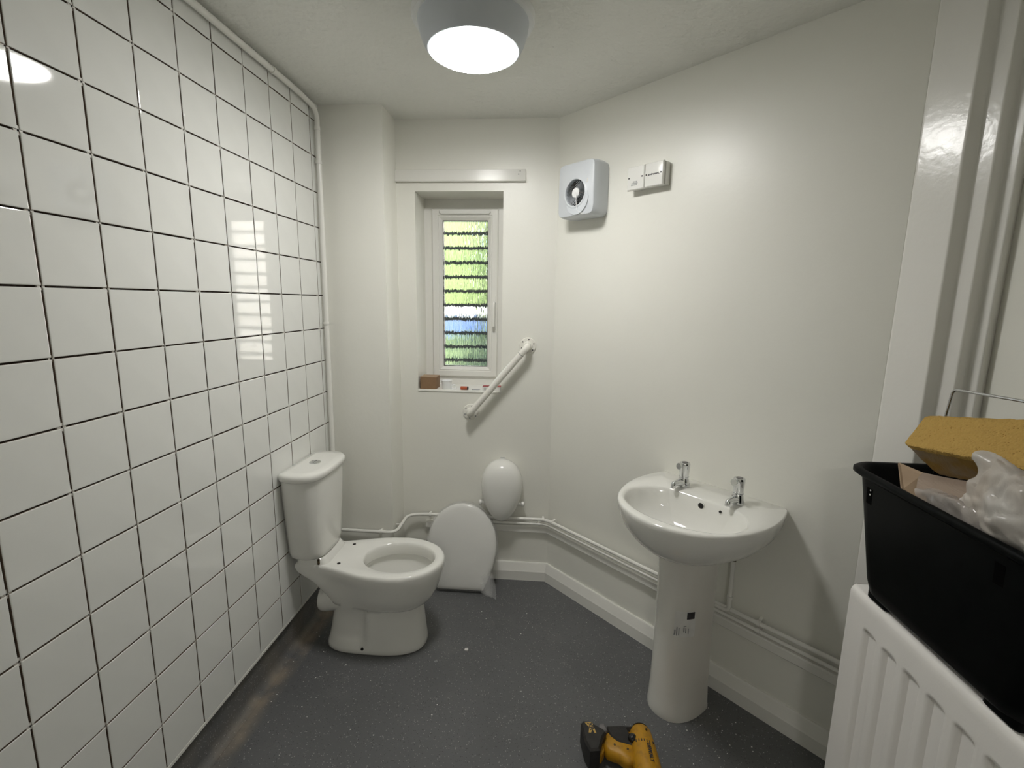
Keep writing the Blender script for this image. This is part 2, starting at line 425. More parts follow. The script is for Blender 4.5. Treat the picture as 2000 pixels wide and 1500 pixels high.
struct('wall_chase', MB().box(-.2, XC, YC, 1.79, 0, H), 'paint', 'white painted boxed-in column in the back left corner')
WX0, WX1, WZ0, WZ1 = .385, .824, 1.044, 2.036
mb = MB()
mb.box(XC - .02, WX0, YB, 1.79, 0, H).box(WX1, 1.30, YB, 1.79, 0, H).box(WX0, WX1, YB, 1.79, 0, WZ0).box(WX0, WX1, YB, 1.79, WZ1, H)
struct('wall_back', mb, 'paint', 'white painted back wall around the window')
mb = MB(); a_, b_ = W(0), W((2.05 - W0[0]) / R2)
mb.prism([(a_[0], a_[1]), (b_[0], b_[1]), (b_[0] + .35, b_[1]), (2.45, .75), (1.6, 1.72), (1.25, 1.72)], 0, H)
struct('wall_angled', mb, 'paint', 'white painted wall set at an angle behind the basin')
mb = MB().prism([(2.05, .524), (2.0913, .4242), (2.1248, .4219), (2.1382, .3895), (2.1684, .395), (2.1787, .370), (2.2065, .3814), (2.45, .46), (2.45, .80), (2.10, .62)], 0, H)
o = struct('wall_pier', mb, 'paint_gloss', 'glossy white stepped pier beside the angled wall')
bv = o.modifiers.new('bevel', 'BEVEL'); bv.width = .004; bv.segments = 3; bv.limit_method = 'ANGLE'
struct('wall_right', MB().box(2.2065, 2.45, -1.75, .40, 0, H), 'paint', 'white painted wall behind the radiator')
# doorway and corridor behind the camera, added unseen to let fill light in
DX0, DX1, DZ = .62, 1.52, 2.02
mb = MB().box(-.2, DX0, -1.70, -1.6, 0, H).box(DX1, 2.45, -1.70, -1.6, 0, H).box(DX0, DX1, -1.70, -1.6, DZ, H)
struct('wall_front', mb, 'paint', 'white painted wall behind the camera with an added unseen doorway')
mb = MB().box(DX0 - .06, DX0 + .02, -1.72, -1.585, 0, DZ + .04).box(DX1 - .02, DX1 + .06, -1.72, -1.585, 0, DZ + .04).box(DX0 + .02, DX1 - .02, -1.72, -1.585, DZ - .02, DZ + .04)
struct('door_added', mb, 'trim', 'white frame of the added unseen doorway behind the camera', cat='door')
mb = MB().box(-.3, 2.5, -3.35, -3.25, 0, H).box(-.3, -.2, -3.25, -1.70, 0, H).box(2.45, 2.55, -3.25, -1.70, 0, H)
struct('wall_added_corridor', mb, 'paint', 'white wall of the unseen corridor added for fill light')
struct('floor_added_corridor', MB().box(-.3, 2.55, -3.35, -1.75, -.1, 0), 'floor', 'floor of the unseen corridor added for fill light')
struct('ceiling_added_corridor', MB().box(-.3, 2.55, -3.35, -1.75, H, H + .1), 'ceiling', 'ceiling of the unseen corridor added for fill light')

# skirting boards
SK = [(0, .098), (.006, .098), (.009, .094), (.022, .058), (.0245, .052), (.0245, 0), (0, 0)]
def skirt_section(px, py, nx, ny): return [(px + nx * d, py + ny * d, z) for d, z in SK]
t8 = math.tan(PI / 8)
def sk_ring_corner():   # mitre where back wall and angled wall meet
    return [(W0[0] - d * t8, W0[1] - d, z) for d, z in SK]
struct('baseboard_back', MB().loft([[(XC, YB - d, z) for d, z in SK], sk_ring_corner()]), 'trim', 'white skirting board on the back wall', smooth=False)
e_ = W(1.36)
struct('baseboard_angled', MB().loft([sk_ring_corner(), skirt_section(e_[0], e_[1], -R2, -R2)]), 'trim', 'white skirting board on the angled wall', smooth=False)

# batten the pipes are clipped over
BT = [(0, .318), (.017, .318), (.021, .313), (.021, .284), (.018, .280), (0, .280)]
struct('trim_2', MB().loft([[(.42, YB - d, z) for d, z in BT], [(W0[0] - d * t8, W0[1] - d, z) for d, z in BT]]), 'trim', 'white painted batten low on the back wall', smooth=False)
struct('trim_3', MB().loft([[(W0[0] - d * t8, W0[1] - d, z) for d, z in BT], [(e_[0] - R2 * d, e_[1] - R2 * d, z) for d, z in BT]]), 'trim', 'white painted batten low on the angled wall', smooth=False)

# ------------------------------------------------------------------ window
win = thing('window_1', 'narrow white window with rain-patterned obscure glass', 'window', (0, 0, 0)); win['kind'] = 'structure'
def ring_frame(x0, x1, z0, z1, wl_, y0, y1, bev=.004):
    mb = MB(); outer = [(x0, z0), (x1, z0), (x1, z1), (x0, z1)]; 
    ins = lambda k: [(x0 + k, z0 + k), (x1 - k, z0 + k), (x1 - k, z1 - k), (x0 + k, z1 - k)]
    rings = [[(x, y1, z) for x, z in outer], [(x, y0 + bev, z) for x, z in outer], [(x, y0, z) for x, z in ins(bev)],
             [(x, y0, z) for x, z in ins(wl_ - bev)], [(x, y0 + bev, z) for x, z in ins(wl_)], [(x, y1, z) for x, z in ins(wl_)]]
    return mb.loft(rings, cap0=False, cap1=False)
obj('frame', ring_frame(WX0 - .005, WX1 + .005, WZ0 - .004, WZ1 + .004, .060, 1.668, 1.74), 'upvc', win, angle=20)
sash = obj('sash', ring_frame(.427, .783, 1.094, 1.984, .036, 1.652, 1.73, .005), 'upvc', win, angle=20)
# sloping glazing bead
mb = MB(); k0, k1 = .034, .056
def rg(k, y): return [(.427 + k, y, 1.094 + k), (.783 - k, y, 1.094 + k), (.783 - k, y, 1.984 - k), (.427 + k, y, 1.984 - k)]
mb.loft([rg(k0, 1.70), rg(k0, 1.656), rg(k0 + .005, 1.654), rg(k1, 1.668), rg(k1, 1.70)], False, False)
obj('glazing_bead', mb, 'upvc', win, angle=20)
mb = MB(); k2 = k1 - .002
def rg2(k, y): return [(.427 + k, y, 1.094 + k), (.783 - k, y, 1.094 + k), (.783 - k, y, 1.984 - k), (.427 + k, y, 1.984 - k)]
mb.loft([rg2(k2, 1.70), rg2(k2, 1.672), rg2(k2 + .005, 1.672), rg2(k2 + .005, 1.70)], False, False)
obj('gasket', mb, 'blackgloss', win, angle=20)
pane = obj('pane', MB().box(.427 + k2, .783 - k2, 1.678, 1.684, 1.094 + k2, 1.984 - k2), 'glass_plain', win, smooth=False)
pane.data.materials.append(M['glass'])
for f_ in pane.data.polygons:
    if f_.normal.y < -.9: f_.material_index = 1
# trickle vent: a capsule-shaped cover on the head of the sash
mb = MB(); rings = []
for (sc, y) in ((1, 1.656), (1, 1.646), (.8, 1.640)):
    ring = []
    for k in range(24):
        a = 2 * PI * k / 24; cx = .484 if math.cos(a) < 0 else .728
        ring.append((cx + .0145 * sc * math.cos(a) + (.0 if 1 else 0), y, 1.968 + .0125 * sc * math.sin(a)))
    rings.append(ring)
obj('trickle_vent', mb.loft(rings), 'plastic', win)
# espagnolette handle on the opening stile
mb = MB(); rbox(mb, .757, .773, -.0, .9, 0, 0, .001, .0005) if False else None
mb = MB(); mb.loft([[(x, 1.655 - (z_ - 0), zz) for x, zz in ((.757, 1.355), (.772, 1.355), (.772, 1.535), (.757, 1.535))] for z_ in (0, .008)])
hd = obj('window_handle', mb, 'upvc', win)
mb = MB().tube(fillet([(.765, 1.65, 1.50), (.765, 1.622, 1.50), (.765, 1.622, 1.375)], .012), [.0075] * 9, 10)
obj('grip', mb, 'upvc', hd)
mb = MB(); rbox(mb, WX0, WX1, YB - .004, 1.672, 1.036, 1.047, .002, .002, 2)
obj('window_sill', mb, 'trim', win)

# board fixed over the window
mb = MB(); rbox(mb, XC, .932, YB - .020, YB, 2.078, 2.131, .0015, .0015, 2)
rl = obj('curtain_batten', mb, 'trim'); tag(rl, 'white painted timber batten fixed above the window', 'batten')
for (x, z) in ((.905, 2.122), (.898, 2.108)):
    obj('nail_head', MB().lathe([(.0028, 0), (.0028, .0008)], 10, (x, YB - .0205, z), '-y'), 'ink_grey', rl)

# ================================================================== LAMP
def ceiling_lamp(x, y, label, glow):
    t = thing('ceiling_lamp', label, 'lamp', (x, y, H))
    obj('base_plate', MB().lathe([(.188, 0), (.188, -.012), (.183, -.020), (.10, -.022)], 64), 'lamp_white', t)
    mb = MB().lathe([(.168, -.012), (.170, -.022), (.166, -.045), (.158, -.070), (.148, -.090), (.141, -.098), (.1375, -.0985), (.1365, -.094)], 64, cap0=False, cap1=False)
    obj('bezel', mb, 'lamp_body', t)
    obj('diffuser', MB().lathe([(.137, -.093), (.1365, -.099), (.125, -.106), (.09, -.112), (.045, -.1145), (.003, -.115)], 64), glow, t, label='glowing white diffuser')
ceiling_lamp(.808, .668, 'round white and grey ceiling lamp switched on', 'lamp_glow')
ceiling_lamp(1.07, -2.45, 'added round fill lamp, unseen behind the camera', 'fill_glow')  # added unseen lamp, lifts the low surfaces turned to the camera

# ================================================================== PIPES
def clip(parent, p, axis, r, wall):
    """saddle clip: a band round the pipe and a foot to the wall"""
    mb = MB(); p = Vector(p); ax = Vector(axis).normalized(); w = Vector(wall).normalized()
    mb.tube([p - ax * .006, p + ax * .006], r + .003, 12)
    b = ax.cross(w).normalized()
    q0 = [p + ax * i * .005 + b * j * .006 for i, j in ((-1, -1), (1, -1), (1, 1), (-1, 1))]
    mb.loft([q0, [q + w * .028 for q in q0]])
    return obj('pipe_clip', mb, 'trim', parent)
# riser at the tiled wall
t = thing('heating_pipe', 'white painted pipe along the top of the tiles and down to the cistern', 'pipe', (0, 0, 0))
path = fillet([(.018, -1.59, 2.338), (.018, 1.10, 2.338), (.021, 1.246, 2.325), (.019, 1.243, .36)], .05, 8)
obj('tube', MB().tube(path, .0115, 14), 'trim', t)
for z in (2.238,):
    obj('elbow_collar', MB().lathe([(.0135, 0), (.0135, .016)], 14, (.0205, 1.245, z)), 'trim', t)
clip(t, (.0202, 1.2445, 2.105), (0, 0, 1), .0115, (-.3, 1, 0)); clip(t, (.0195, 1.2435, 1.395), (0, 0, 1), .0115, (-.3, 1, 0))
clip(t, (.018, .915, 2.338), (0, 1, 0), .0115, (-1, 0, 0)); clip(t, (.018, .05, 2.338), (0, 1, 0), .0115, (-1, 0, 0))
# low pipes
t = thing('water_pipe', 'upper of the two low white pipes, stepping round the corner column', 'pipe', (0, 0, 0))
PD = .034; ZP = .366
c1 = (W0[0] - PD * t8, W0[1] - PD, ZP)
path = fillet([(.03, YC - .022, .337), (.314, YC - .024, .337), (.326, YB - PD - .004, .356), (.42, YB - PD, ZP - .002), c1, W(1.44, PD, ZP + .013)], .045, 8)
obj('tube', MB().tube(path, .0085, 12), 'trim', t)
clip(t, (.235, YC - .022, .337), (1, 0, 0), .0085, (0, 1, 0)); clip(t, (.45, YB - PD, ZP - .002), (1, 0, 0), .0085, (0, 1, 0))
clip(t, (1.06, YB - PD, ZP), (1, 0, 0), .0085, (0, 1, 0)); clip(t, W(.06, PD, ZP), (1, -1, 0), .0085, (1, 1, 0.4))
clip(t, W(1.11, PD, ZP + .01), (1, -1, 0), .0085, (1, 1, .5))
# small bracket nailed beside the bend
obj('pipe_bracket', MB().tube([(.296, 1.345, .352), (.318, 1.350, .350)], .004, 8), 'trim', t)
# riser to the tap
rs = obj('riser', MB().tube(fillet([W(.955, .045, ZP + .004), W(1.005, .045, ZP + .006), W(1.005, .045, .58)], .02, 5), .0075, 12), 'trim', t)
obj('collar', MB().lathe([(.011, 0), (.011, .010)], 12, W(1.005, .045, .425)), 'trim', rs)
mb = MB().lathe([(.010, 0), (.010, .006), (.008, .008), (.0075, .03), (.0095, .032), (.0095, .052)], 10, W(1.005, .045, .578))
obj('compression_nut', mb, 'brass', t, label='tarnished brass fitting at the top of the riser')
t2 = thing('lower_water_pipe', 'lower of the two white pipes running along the top of the low batten', 'pipe', (0, 0, 0))
PD2 = .030; ZQ = .338
obj('tube', MB().tube(fillet([(.50, YB - PD2, ZQ), (W0[0] - PD2 * t8, W0[1] - PD2, ZQ), W(1.44, PD2, ZQ + .008)], .03, 6), .0075, 12), 'trim', t2)
clip(t2, W(1.11, PD2, ZQ + .007), (1, -1, 0), .0075, (1, 1, 0)); clip(t2, (1.04, YB - PD2, ZQ), (1, 0, 0), .0075, (0, 1, 0))

# ================================================================== TOILET
TY = .945
t = thing('toilet', 'white close-coupled toilet without a seat, standing against the tiled wall', 'toilet', (0, TY, 0))
def interp(tab, u):
    for (a, va), (b, vb) in zip(tab, tab[1:]):
        if u <= b: return va + (vb - va) * (u - a) / (b - a)
    return tab[-1][1]
def smooth_interp(tab, u):
    # Catmull-Rom through the table
    for i in range(len(tab) - 1):
        a, va = tab[i]; b, vb = tab[i + 1]
        if u <= b or i == len(tab) - 2:
            t_ = max(0, min(1, (u - a) / (b - a)))
            m0 = (vb - tab[i - 1][1]) / (b - tab[i - 1][0]) * (b - a) if i else (vb - va)
            m1 = (tab[i + 2][1] - va) / (tab[i + 2][0] - a) * (b - a) if i + 2 < len(tab) else (vb - va)
            h = t_ * t_ * (3 - 2 * t_)
            return va * (2 * t_ ** 3 - 3 * t_ ** 2 + 1) + m0 * (t_ ** 3 - 2 * t_ ** 2 + t_) + vb * (-2 * t_ ** 3 + 3 * t_ ** 2) + m1 * (t_ ** 3 - t_ ** 2)
NT = 72
def rim_prof(u):   # half width, 0 rear .. 1 front, elliptical front
    x = .02 + .617 * u
    if x > .43: return math.sqrt(max(0, 1 - ((x - .43) / .207) ** 2))
    return smooth_interp([(.02, .585), (.12, .61), (.2, .72), (.28, .868), (.35, .962), (.43, 1.0)], x)
def foot_prof(u, rec=0.0):
    v = 2 * u - 1
    e = 2.6 if v > 0 else 3.4
    k = max(0, min(1, (.46 - u) / .07)); k = k * k * (3 - 2 * k)
    return max(0, 1 - abs(v) ** e) ** (1 / e) * (1 - rec * k)
def outline(x0, x1, wd, mixv, z, rec=0.0):
    ring = []
    for k in range(NT):
        th = 2 * PI * k / NT; u = (1 + math.cos(th)) / 2; sg = math.sin(th)
        p = rim_prof(u) * mixv + foot_prof(u, rec) * (1 - mixv)
        y = 0 if abs(sg) < 1e-6 else math.copysign(p * wd, sg)
        ring.append((x0 + (x1 - x0) * u, y, z))
    return ring
def ell(xc, a, b, z): return [(xc + a * math.cos(2 * PI * k / NT), b * math.sin(2 * PI * k / NT), z) for k in range(NT)]
rings = [outline(.125, .553, .112, 0, 0), outline(.120, .558, .117, 0, .008), outline(.122, .556, .115, 0, .025), outline(.127, .553, .112, 0, .05, .2), outline(.131, .550, .109, 0, .075, .3), outline(.140, .545, .104, 0, .13, .34), outline(.150, .541, .100, .02, .185, .30),
         outline(.152, .541, .100, .05, .200, .22), outline(.150, .556, .111, .35, .206), outline(.148, .577, .127, .6, .224), outline(.138, .596, .143, .75, .250), outline(.115, .612, .155, .85, .282),
         outline(.09, .622, .161, .9, .315), outline(.06, .631, .169, 1, .342), outline(.03, .636, .1735, 1, .365),
         outline(.02, .638, .1755, 1, .385), outline(.02, .637, .1748, 1, .395), outline(.023, .633, .171, 1, .4015), outline(.03, .627, .166, 1, .403),
         ell(.441, .160, .128, .4025), ell(.441, .155, .123, .398), ell(.441, .151, .119, .388), ell(.441, .149, .117, .352), ell(.441, .152, .120, .346),
         ell(.441, .163, .131, .343), ell(.44, .160, .128, .325), ell(.435, .147, .115, .285), ell(.43, .122, .092, .24), ell(.425, .09, .068, .205), ell(.42, .055, .045, .185), ell(.42, .02, .018, .178)]
pan = obj('pan', MB().loft(rings), 'ceramic', t, angle=60)
# waste spigot at the back
mb = MB().lathe([(.048, .0), (.051, .010), (.059, .012), (.062, .004), (.063, -.004), (.0625, -.02), (.057, -.05), (.055, -.12)], 28, (.098, 0, .190), '-x', cap0=False, cap1=False)
mb.lathe([(.0515, -.02), (.001, -.02)], 28, (.098, 0, .190), '-x', cap0=False)
obj('waste_spigot', mb, 'ceramic', pan)
# raised ledge the cistern sits on
obj('cistern_ledge', MB().loft([rbox_ring(.02, .165, -.104, .104, .03, .398), rbox_ring(.02, .158, -.100, .100, .03, .412), rbox_ring(.02, .145, -.096, .096, .03, .428)]), 'ceramic', pan)
for y in (-.082, .082):
    obj('seat_fixing_hole', MB().lathe([(.0075, 0), (.0075, .0012)], 14, (.204, y, .4025)), 'hole', pan)
obj('floor_fixing_hole', MB().lathe([(.006, -.004), (.006, .0012)], 12, (.305, -.1165, .030), '-y'), 'hole', pan)
# cistern
def d_ring(x0, x1, wd, z, n=4.2):
    tab = [(0, .86), (.1, .94), (.35, 1.0), (.6, .985), (.75, .93), (.88, .80), (.945, .655), (.98, .42), (1.0, 0)]
    ring = []
    for k in range(NT):
        th = 2 * PI * k / NT; u = (1 + math.cos(th)) / 2; sg = math.sin(th)
        p = smooth_interp(tab, u) if u < .98 else .42 * math.sqrt(max(0, (1 - u) / .02))
        y = 0 if abs(sg) < 1e-6 else math.copysign(p * wd, sg)
        ring.append((x0 + (x1 - x0) * u, y, z))
    return ring
cis = obj('cistern', MB().loft([d_ring(.02, .135, .115, .428), d_ring(.008, .147, .124, .436), d_ring(.006, .150, .130, .46), d_ring(.005, .157, .146, .60), d_ring(.005, .162, .159, .72), d_ring(.005, .164, .163, .787)]), 'ceramic', t, angle=50)
lid = obj('cistern_lid', MB().loft([d_ring(.004, .168, .169, .785), d_ring(.002, .172, .1725, .789), d_ring(.002, .173, .174, .803), d_ring(.003, .171, .172, .811), d_ring(.008, .165, .166, .8155), d_ring(.03, .135, .13, .817)]), 'ceramic', t, angle=50)
bt = obj('flush_button', MB().lathe([(.0235, 0), (.0235, .003), (.021, .0048), (.004, .0056)], 28, (.083, -.002, .8165)), 'chrome', lid)
obj('button_split', MB().box(.0825, .0835, -.021, .017, .8205, .8226), 'ink', lid)
obj('cistern_bolt', MB().lathe([(.005, 0), (.005, .022)], 10, (.128, -.106, .408)), 'brass', cis)

# ================================================================== TOILET SEAT, wrapped, leaning on the wall
st = thing('wrapped_toilet_seat', 'white toilet seat and lid wrapped in clear film, leaning against the back wall', 'toilet seat', (.637, 1.337, 0))
def seat_ring(scale, off, wv=0.0, seed=0):
    """outline in the plane of the seat: v up from the flat hinge end"""
    prof = [(0, .118), (.005, .123), (.05, .143), (.12, .166), (.19, .180), (.25, .183), (.31, .172), (.36, .148), (.40, .114), (.425, .078), (.44, .04), (.445, 0)]
    pts = [(w, v) for v, w in prof] + [(-w, v) for v, w in reversed(prof[:-1])]
    out = []
    lean = math.radians(14.0)
    for w, v in pts:
        w *= scale; vv = .2 + (v - .2) * scale
        if wv: 
            d = mnoise.noise(Vector((w * 18, vv * 18, off * 30 + seed))) * wv
        else: d = 0
        n_ = off + d
        # plane leans back (towards +y at the top)
        out.append((w, math.sin(lean) * vv - math.cos(lean) * n_, math.cos(lean) * vv + math.sin(lean) * n_ + .012))
    return out
obj('lid', MB().loft([seat_ring(.97, .004), seat_ring(1.0, .010), seat_ring(1.0, .020), seat_ring(.975, .027), seat_ring(.90, .031), seat_ring(.5, .034), seat_ring(.1, .035)]), 'plastic', st, angle=45)
obj('seat', MB().loft([seat_ring(.95, -.016), seat_ring(.985, -.012), seat_ring(.985, .001), seat_ring(.96, .003)]), 'plastic', st, angle=45)
mb = MB().loft([seat_ring(.96, -.022, .004), seat_ring(1.035, -.014, .010), seat_ring(1.045, .004, .012, 3), seat_ring(1.03, .026, .008), seat_ring(.98, .036, .006), seat_ring(.8, .0385, .005), seat_ring(.55, .0405, .004), seat_ring(.25, .041, .003)])
# loose tail of film at the lower right corner
for k in range(3):
    x0 = .10 + .012 * k
    mb.add([(x0, .0 - .02 * k, .10), (x0 + .045, .01, .14 - .02 * k), (x0 + .062, -.02, .05), (x0 + .05 + .012 * k, -.05 - .01 * k, .004), (x0 + .015, -.04, .02)], [(0, 1, 2), (0, 2, 4), (4, 2, 3)])
obj('plastic_wrap', mb, 'film', st, angle=180)

# ================================================================== EGG SHAPED UNIT on the back wall
t = thing('egg_shaped_fitting', 'white egg-shaped plastic unit with side pegs on the back wall above the wrapped seat', 'wall fitting', (.838, YB, .354))
NE = 48
def egg(z01): # half width along height (0 bottom .. 1 top)
    return .107 * math.sqrt(max(0, 1 - (2 * z01 - 1) ** 2)) * (0.80 + .40 * z01)
def egg_ring(sc, y):
    ring = []
    for k in range(NE):
        th = 2 * PI * k / NE; z01 = (1 + math.sin(th)) / 2
        zc = .5 + (z01 - .5) * sc
        ring.append((math.copysign(egg(z01), math.cos(th)) * sc if abs(math.cos(th)) > 1e-9 else 0, y, .335 * zc))
    return ring
obj('shell', MB().loft([egg_ring(.97, -.002), egg_ring(1, -.02), egg_ring(1, -.045), egg_ring(.975, -.062), egg_ring(.92, -.080), egg_ring(.82, -.095), egg_ring(.66, -.106), egg_ring(.45, -.113), egg_ring(.2, -.1165)]), 'plastic', t, angle=80)
for sx in (-1, 1):
    pg = obj('peg', MB().lathe([(.0085, .0), (.0085, .025), (.0125, .027), (.0135, .034), (.0125, .041), (.006, .043)], 16, (.080 * sx, -.042, .098), 'x' if sx > 0 else '-x'), 'plastic', t)
for sx in (-1, 1):
    obj('screw_hole', MB().lathe([(.0036, -.006), (.0036, .001)], 10, (.057 * sx, -.0875, .272), '-y'), 'hole', t)
mb = MB(); rbox(mb, -.013, .013, -.012, .001, .330, .338, .003, .001, 2)
obj('top_clip', mb, 'chrome', t)

# ================================================================== GRAB RAIL
t = thing('grab_rail', 'diagonal ivory grab rail with round flanges beside the window', 'grab rail', (.81, YB, 1.10))
fA, fB = Vector((.958 - .81, 0, 1.288 - 1.10)), Vector((.666 - .81, 0, .934 - 1.10))
dirv = (fB - fA).normalized()
off = Vector((0, -.062, 0))
path = fillet([fA + Vector((0, -.004, 0)), fA + off, fB + off, fB + Vector((0, -.004, 0))], .045, 8)
obj('tube', MB().tube(path, .0168, 20), 'bar', t)
for p, nm in ((fA, 0), (fB, 1)):
    mb = MB().lathe([(.042, 0), (.0425, .003), (.040, .007), (.024, .009), (.022, .016), (.0185, .018)], 32, p, '-y')
    fl_ = obj('flange', mb, 'bar', t)
    for k in range(6):
        a = 2 * PI * (k + .35) / 6
        obj('screw', MB().lathe([(.0036, 0), (.0036, .0012)], 10, p + Vector((.0325 * math.cos(a), -.0075, .0325 * math.sin(a))), '-y'), 'ink' if not nm else 'ink_grey', fl_)
for p, sgn in ((fA, 1), (fB, -1)):
    q = p + off + dirv * .05 * sgn
    obj('sleeve_joint', MB().tube([q - dirv * .0012, q + dirv * .0012], .0174, 20), 'ink_grey' if sgn > 0 else 'bar', t)

# ================================================================== FAN on the angled wall
t = thing('extractor_fan', 'pale grey square extractor fan with a round spiral grille', 'fan', W(.203, 0, 1.884), AW)
def sq_ring(wd, z0, z1, d, e=7.0, n=64, bul=0.0):
    ring = []; zc = (z0 + z1) / 2; hh = (z1 - z0) / 2
    for k in range(n):
        a = 2 * PI * k / n; c, s_ = math.cos(a), math.sin(a)
        ring.append((wd * math.copysign(abs(c) ** (2 / e), c), -d, zc + hh * math.copysign(abs(s_) ** (2 / e), s_)))
    return ring
gc = .098; gr = .055
def circ(r, d, n=64, z=None): return [(r * math.cos(2 * PI * k / n), -d, (gc if z is None else z) + r * math.sin(2 * PI * k / n)) for k in range(n)]
body = MB().loft([sq_ring(.102, -.001, .226, .0, 9), sq_ring(.106, -.004, .229, .03, 9), sq_ring(.106, -.003, .228, .065, 10), sq_ring(.103, .001, .225, .093, 10), sq_ring(.101, .003, .223, .0975, 10), sq_ring(.097, .008, .218, .0995, 9),
                  circ(.066, .1005), circ(.061, .104), circ(gr + .001, .103), circ(gr, .097), circ(gr, .078)], cap1=False)
fb = obj('housing', body, 'fan_plastic', t, angle=40)
obj('duct', MB().lathe([(gr + .002, .0), (.001, .0)], 48, (0, -.083, gc), '-y', cap0=False), 'hole', t)
for k in range(24):
    mb = MB(); a0 = 2 * PI * k / 24; top, bot = [], []
    for j in range(7):
        u = j / 6; r = .019 + (gr - .0185) * u; a = a0 + 1.15 * u
        for lst, da, dd in ((top, 0, .0970), (bot, .012, .0930)):
            lst.append((r * math.cos(a + da), -dd, gc + r * math.sin(a + da)))
    th_ = [[(x, y + .0, z) for x, y, z in top], [(x * 1.0, y + .0015, z) for x, y, z in bot]]
    mb.grid([[(x, y, z) for x, y, z in top], [(x, y, z) for x, y, z in bot], [(x, y + .002, z) for x, y, z in bot], [(x, y + .002, z) for x, y, z in top], [(x, y, z) for x, y, z in top]])
    obj('vane', mb, 'fan_plastic', t, angle=60)
obj('hub', MB().lathe([(.021, -.012), (.021, 0), (.018, .003), (.002, .0045)], 32, (0, -.098, gc), '-y'), 'lamp_white', t)
# crescent lip under the grille
mb = MB(); rings = []
for k in range(25):
    a = math.radians(225 + 135 * k / 24); wv = math.sin(PI * k / 24)
    r0, r1 = .069, .070 + .026 * wv
    c, s_ = math.cos(a), math.sin(a)
    rings.append([(r0 * c, -.099, gc + r0 * s_), (r0 * c, -.101 - .004 * wv, gc + r0 * s_), (r1 * c, -.1005 - .006 * wv, gc + r1 * s_), (r1 * c, -.099, gc + r1 * s_)])
obj('grille_lip', mb.loft(rings), 'fan_plastic', t, angle=50)
obj('pull_cord', MB().tube(fillet([(.004, -.104, gc + .002), (.016, -.112, gc - .015), (.018, -.112, gc - .045), (.022, -.110, gc - .078), (.05, -.108, .004), (.062, -.105, .006)], .02, 5), .0012, 8), 'lamp_white', t)
obj('cord_toggle', MB().tube([(.030, -.106, gc - .004), (.056, -.112, gc - .010)], .0022, 8), 'grey_clip', t)
mb = MB().add([(.058, -.1012, .132), (.066, -.1012, .135), (.066, -.1012, .146), (.071, -.1012, .150), (.073, -.1012, .138), (.069, -.1012, .130)], [(0, 1, 2, 3, 4, 5)])
obj('sticker_scrap', mb, 'sticker', t)

# ================================================================== DOUBLE SWITCH PLATE on the angled wall
t = thing('switch_box', 'white double blank-plated switch box with small print', 'switch', W(.519, 0, 1.964), AW)
mb = MB(); rbox(mb, -.078, .0845, -.030, .001, .0, .084, .003, .002, 3)
obj('back_box', mb, 'plastic', t)
for (x0, x1, nm) in ((-.0835, -.0035, 'a'), (-.0015, .0815, 'b')):
    rings = []
    for (k, d) in ((.002, .030), (0, .032), (0, .041), (.003, .0445), (.005, .0450)):
        rings.append([(x0 + k, -d, -.004 + k), (x1 - k, -d, -.004 + k), (x1 - k, -d, .086 - k), (x0 + k, -d, .086 - k)])
    pl = obj('cover_plate', MB().loft(rings), 'plastic', t, angle=30)
    for x in (x0 + .009, x1 - .009):
        obj('plate_screw', MB().lathe([(.0032, 0), (.0032, .0006)], 10, (x, -.0450, .043), '-y'), 'ink', pl)
    if nm == 'b':
        put_text('lettering', 'envirovent.', .0115, 'ink', pl, ((x0 + x1) / 2, -.0452, .042), (1, 0, 0), (0, 0, 1), bold=.0003)
    else:
        for dz, w0, w1 in ((.0245, -.007, .010), (.0185, -.014, .016), (.0125, -.015, .009)):
            xx = w0
            while xx < w1:
                wd = .0026 + .0016 * math.sin(xx * 900 + dz * 2000)
                obj('print_mark', MB().box((x0 + x1) / 2 - .004 + xx, (x0 + x1) / 2 - .004 + xx + wd, -.0455, -.0449, dz, dz + .0042), 'ink_grey', pl, smooth=False)
                xx += wd + .0017

# ================================================================== BASIN
BS = .910
t = thing('wash_basin', 'white ceramic wash basin with two chrome taps on the angled wall', 'basin', W(BS, 0, 0), AW)
NB = 80
BPROF = [(0, .236), (.012, .244), (.05, .2535), (.10, .2625), (.17, .265), (.23, .258), (.29, .241), (.34, .219), (.38, .191), (.41, .160), (.435, .124), (.455, .076), (.464, .04), (.468, 0)]
def b_half():
    pts = []
    import bisect
    for i in range(NB // 2 + 1):
        # equal arc steps along the half outline, from the front tip to the back
        pts.append(i / (NB // 2))
    segs = [0]
    for (d0, w0), (d1, w1) in zip(BPROF, BPROF[1:]): segs.append(segs[-1] + math.hypot(d1 - d0, w1 - w0))
    tot = segs[-1]; out = []
    for f_ in pts:
        tgt = tot * (1 - f_)
        k = min(max(bisect.bisect_left(segs, tgt), 1), len(segs) - 1)
        u = (tgt - segs[k - 1]) / (segs[k] - segs[k - 1])
        out.append((BPROF[k - 1][0] + (BPROF[k][0] - BPROF[k - 1][0]) * u, BPROF[k - 1][1] + (BPROF[k][1] - BPROF[k - 1][1]) * u))
    return out
BH = b_half()   # front tip (w=0) ... back (w=.236)
def b_outer(ks, dmax, z, d0=0.0, tuck=0.0):
    """ks scales the width, dmax the depth"""
    ring = []
    for d, w in BH: ring.append((w * ks, -(d0 + (dmax - d0) * d / .468), z))
    for d, w in reversed(BH[1:]): ring.append((-w * ks, -(d0 + (dmax - d0) * d / .468), z))
    return ring
NR = len(b_outer(1, .468, 0))
